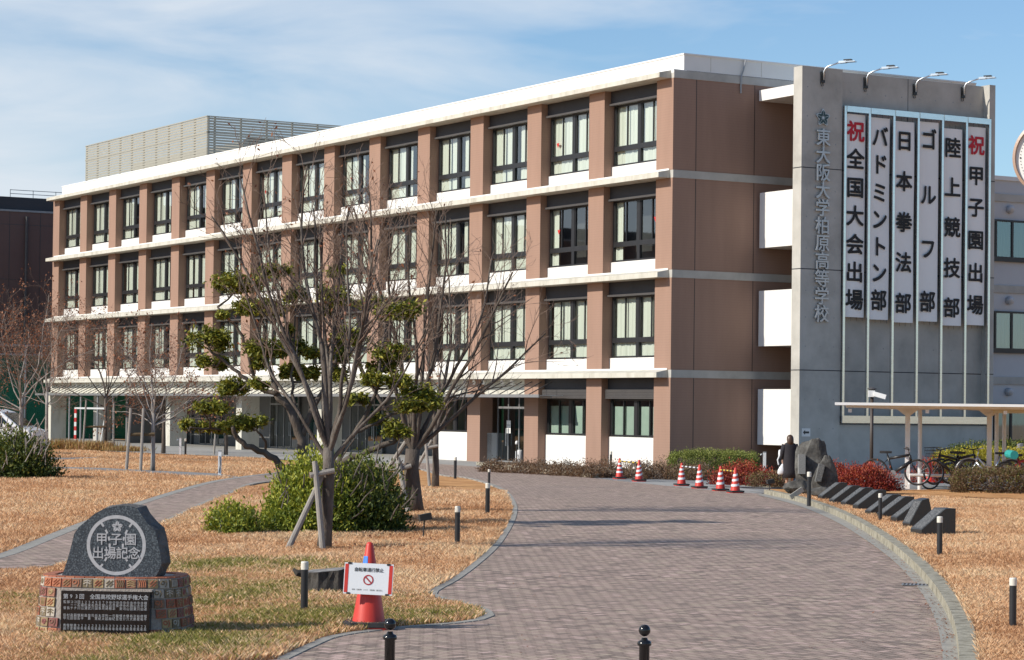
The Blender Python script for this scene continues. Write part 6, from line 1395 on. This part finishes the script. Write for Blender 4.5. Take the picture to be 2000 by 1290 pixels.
for sgn in (-1, 1):
    hx, hy, hz = (-.222, .03, .80) if sgn < 0 else (.19, .13, .83); nd = [(hx, hy, hz + .03, .026, .018), (hx, hy, hz - .03, .034, .016), (hx, hy, hz - .055, .032, .014)]; ed = [(0, 1), (1, 2)]
    for k in range(4): a = hy + (k - 1.5) * .016; i0 = len(nd); nd += [(hx, a, hz - .08, .008), (hx + .012 * sgn * -1, a, hz - .105 - .006 * (k in (1, 2)), .007), (hx + .028 * sgn * -1, a, hz - .118, .006)]; ed += [(2, i0), (i0, i0 + 1), (i0 + 1, i0 + 2)]
    i0 = len(nd); nd += [(hx - .01 * sgn, hy + .035, hz - .03, .009), (hx - .016 * sgn, hy + .045, hz - .06, .007)]; ed += [(1, i0), (i0, i0 + 1)]
    skin_mesh('hand', nd, ed, M_skin, per)
for s, y in ((-1, 0), (1, .06)): mb = loft([(s * .09, y + .05, -.01, .05, .13), (s * .09, y + .05, .04, .05, .125), (s * .09, y + .02, .09, .045, .06)], 14); mb.build('shoe', M_shoe, per, smooth=True)
hw = per.matrix_basis @ Vector((-.215, .03, .70)); bagt = thing('shopping_bag', 'white plastic bag hanging from the hand of the person in the dark coat', 'bag', hw, R(8)); bagt.scale = (sc_,) * 3
mb = loft([(-.03, 0, -.33, .10, .06), (-.04, 0, -.29, .125, .085), (-.035, 0, -.20, .12, .085), (-.02, 0, -.10, .085, .06), (-.005, 0, -.02, .035, .03), (0, 0, .0, .02, .02)], 16); br = random.Random(2)
mb.V = [(x + br.uniform(-.008, .008), y + br.uniform(-.008, .008), z + br.uniform(-.006, .006)) for x, y, z in mb.V]; mb.build('bag_body', mat('white_film', (.78, .79, .8), .35, c2=(.7, .71, .73), scale=15), bagt, smooth=True)
mb = MB(); mb.tube([(-.02, 0, -.01), (-.01, 0, .04), (.0, .0, .055), (.012, 0, .03), (.012, 0, -.01)], .008, 6); mb.build('bag_handle', MATS['white_film'], bagt)

# ================================================================== VAN AT THE LEFT EDGE
vq = AT(74, 840, 98.0); van = thing('parked_van', 'white minivan parked behind the dark bush at the left picture edge', 'van', (vq.x - 1.9, 98.0, H(vq.x, 98)), R(-12)); VB = H(vq.x, 98)
M_car = mat('white_car_paint', (.74, .75, .76), .25, c2=(.70, .71, .72), scale=1); M_cgl = mat('car_glass', (.012, .016, .016), .08, c2=(.02, .024, .024), scale=1)
prof = [(-2.1, .35), (-2.1, 1.0), (-1.95, 1.62), (-1.7, 1.80), (.3, 1.82), (.75, 1.70), (1.55, 1.12), (2.0, .98), (2.12, .75), (2.12, .35)]
def shell(mb, prof, w0, w1, zc=1.0):
    n = len(prof); V = []
    for s in (-1, -.94, .94, 1):
        k = 1.0 if abs(s) < .97 else .985
        for x, z in prof: ww = w0 if z <= zc else w0 + (w1 - w0) * (z - zc) / (1.82 - zc); V.append((x * (1 if abs(s) < .97 else .985), s * ww, .35 + (z - .35) * k))
    F = [(i * n + j, i * n + (j + 1) % n, (i + 1) * n + (j + 1) % n, (i + 1) * n + j) for i in range(3) for j in range(n)] + [tuple(range(n))[::-1], tuple(range(3 * n, 4 * n))]
    mb.add(V, F)
mb = MB(); shell(mb, prof, .86, .70); bo = mb.build('body', M_car, van)
bm = bmesh.new(); bm.from_mesh(bo.data); bmesh.ops.recalc_face_normals(bm, faces=bm.faces[:]); bm.to_mesh(bo.data); bm.free()
for s in (-1, 1):
    mb = MB()
    for x0, x1, t0, t1 in ((-1.85, -1.0, -1.75, -1.0), (-.92, .02, -.92, .02), (.10, 1.25, .10, .62)): mb.add([(x0, s * .872, 1.10), (x1, s * .872, 1.10), (t1, s * .742, 1.66), (t0, s * .742, 1.66)], [(0, 1, 2, 3) if s < 0 else (3, 2, 1, 0)])
    mb.build('side_window', M_cgl, van)
mb = MB(); mb.add([(1.53, -.76, 1.16), (1.53, .76, 1.16), (.83, .64, 1.665), (.83, -.64, 1.665)], [(0, 1, 2, 3)]); mb.V = [(x + .015, y, z + .012) for x, y, z in mb.V]; mb.build('windscreen', M_cgl, van)
for sx in (-1.3, 1.35):
    for sy in (-.84, .84):
        mb = MB(); mb.tube([(sx, sy - .1, .31), (sx, sy + .1, .31)], .31, 20); w = mb.build('wheel', M_tyre, van); mb = MB(); mb.tube([(sx, sy - .104 * (1 if sy < 0 else -1), .31), (sx, sy, .31)], .2, 16); mb.build('hubcap', M_steel, w)
for s in (-1, 1): mb = MB(); mb.box(2.09, 2.14, s * .62 - .16, s * .62 + .16, .76, .92); mb.build('headlight', M_tape, van); mb = MB(); mb.box(.95, 1.12, s * .95 - .09, s * .95 + .09, 1.1, 1.24); mb.build('wing_mirror', M_car, van)

# ================================================================== SMALL LITTER AND FITTINGS ON THE GROUND
lr_ = random.Random(31); mb = MB(); kp = wp(R_kerb)
for _ in range(420):
    i = lr_.randrange(12, len(kp) - 1); p = kp[i].lerp(kp[i + 1], lr_.random()); off = abs(lr_.gauss(0, .10)); q = p + Vector((-off - .02, lr_.gauss(0, .05), H(p.x, p.y) + .024))
    leaf_quad(mb, q, Vector((lr_.gauss(0, 1), lr_.gauss(0, 1), .15)), Vector((0, 0, 1)), lr_.uniform(.02, .045), lr_.uniform(.012, .025), lr_.random())
for _ in range(160):
    p = G(lr_.uniform(480, 850), lr_.uniform(1035, 1085)); leaf_quad(mb, p + Vector((0, 0, .05)), rv(lr_), Vector((0, 0, 1)), .06, .035, lr_.random())
for _ in range(90):
    p = G(lr_.uniform(1000, 1750), lr_.uniform(980, 1280)); leaf_quad(mb, p + Vector((0, 0, .018)), Vector((lr_.gauss(0, 1), lr_.gauss(0, 1), .1)), Vector((0, 0, 1)), .04, .02, lr_.random())
tag(mb.build('fallen_leaves', M_dead), kind='stuff')
dg_ = G(1790, 1146); dr = thing('drain_grate', 'small metal drain grate in the gutter beside the kerb', 'drain grate', (dg_.x, dg_.y, .02), R(-12)); mb = MB(); mb.box(-.17, .17, -.13, .13, 0, .006); mb.build('grate_frame', M_greymet, dr)
mb = MB()
for k in range(7): mb.box(-.15 + k * .045, -.13 + k * .045, -.11, .11, .006, .009)
mb.build('slots', M_rubber, dr)['kind'] = 'stuff'

# dry ornamental grass clumps at the far lawn edge
M_tuft = leafmat('dry_tuft', [(0.20, 0.09, 0.035), (0.36, 0.20, 0.08), (0.48, 0.32, 0.14), (0.34, 0.30, 0.08)])
for u, v, w_, h_, lb_ in [(125, 878, 1.5, .55, 'dry grass clump at the far lawn edge left of the staked grey trunk'), (185, 880, 1.2, .5, 'dry grass clump directly behind the staked grey trunk'), (245, 882, 1.0, .3, 'low reddish grass clump right of the staked grey trunk')]:
    p = G(u, v); t = thing('grass_clump', lb_, 'grass clump', p, 0, 'dry grass clumps on the far lawn edge'); r = random.Random(u); mb = MB()
    for _ in range(1500):
        c = Vector((r.gauss(0, w_ * .42), r.gauss(0, .35), 0)); d = Vector((r.gauss(0, .35), r.gauss(0, .35), 1)); L_ = h_ * r.uniform(.4, 1.1); leaf_quad(mb, c + d.normalized() * L_ * .5, d, rv(r), L_, .03, r.random())
    mb.build('blades', M_tuft, t)
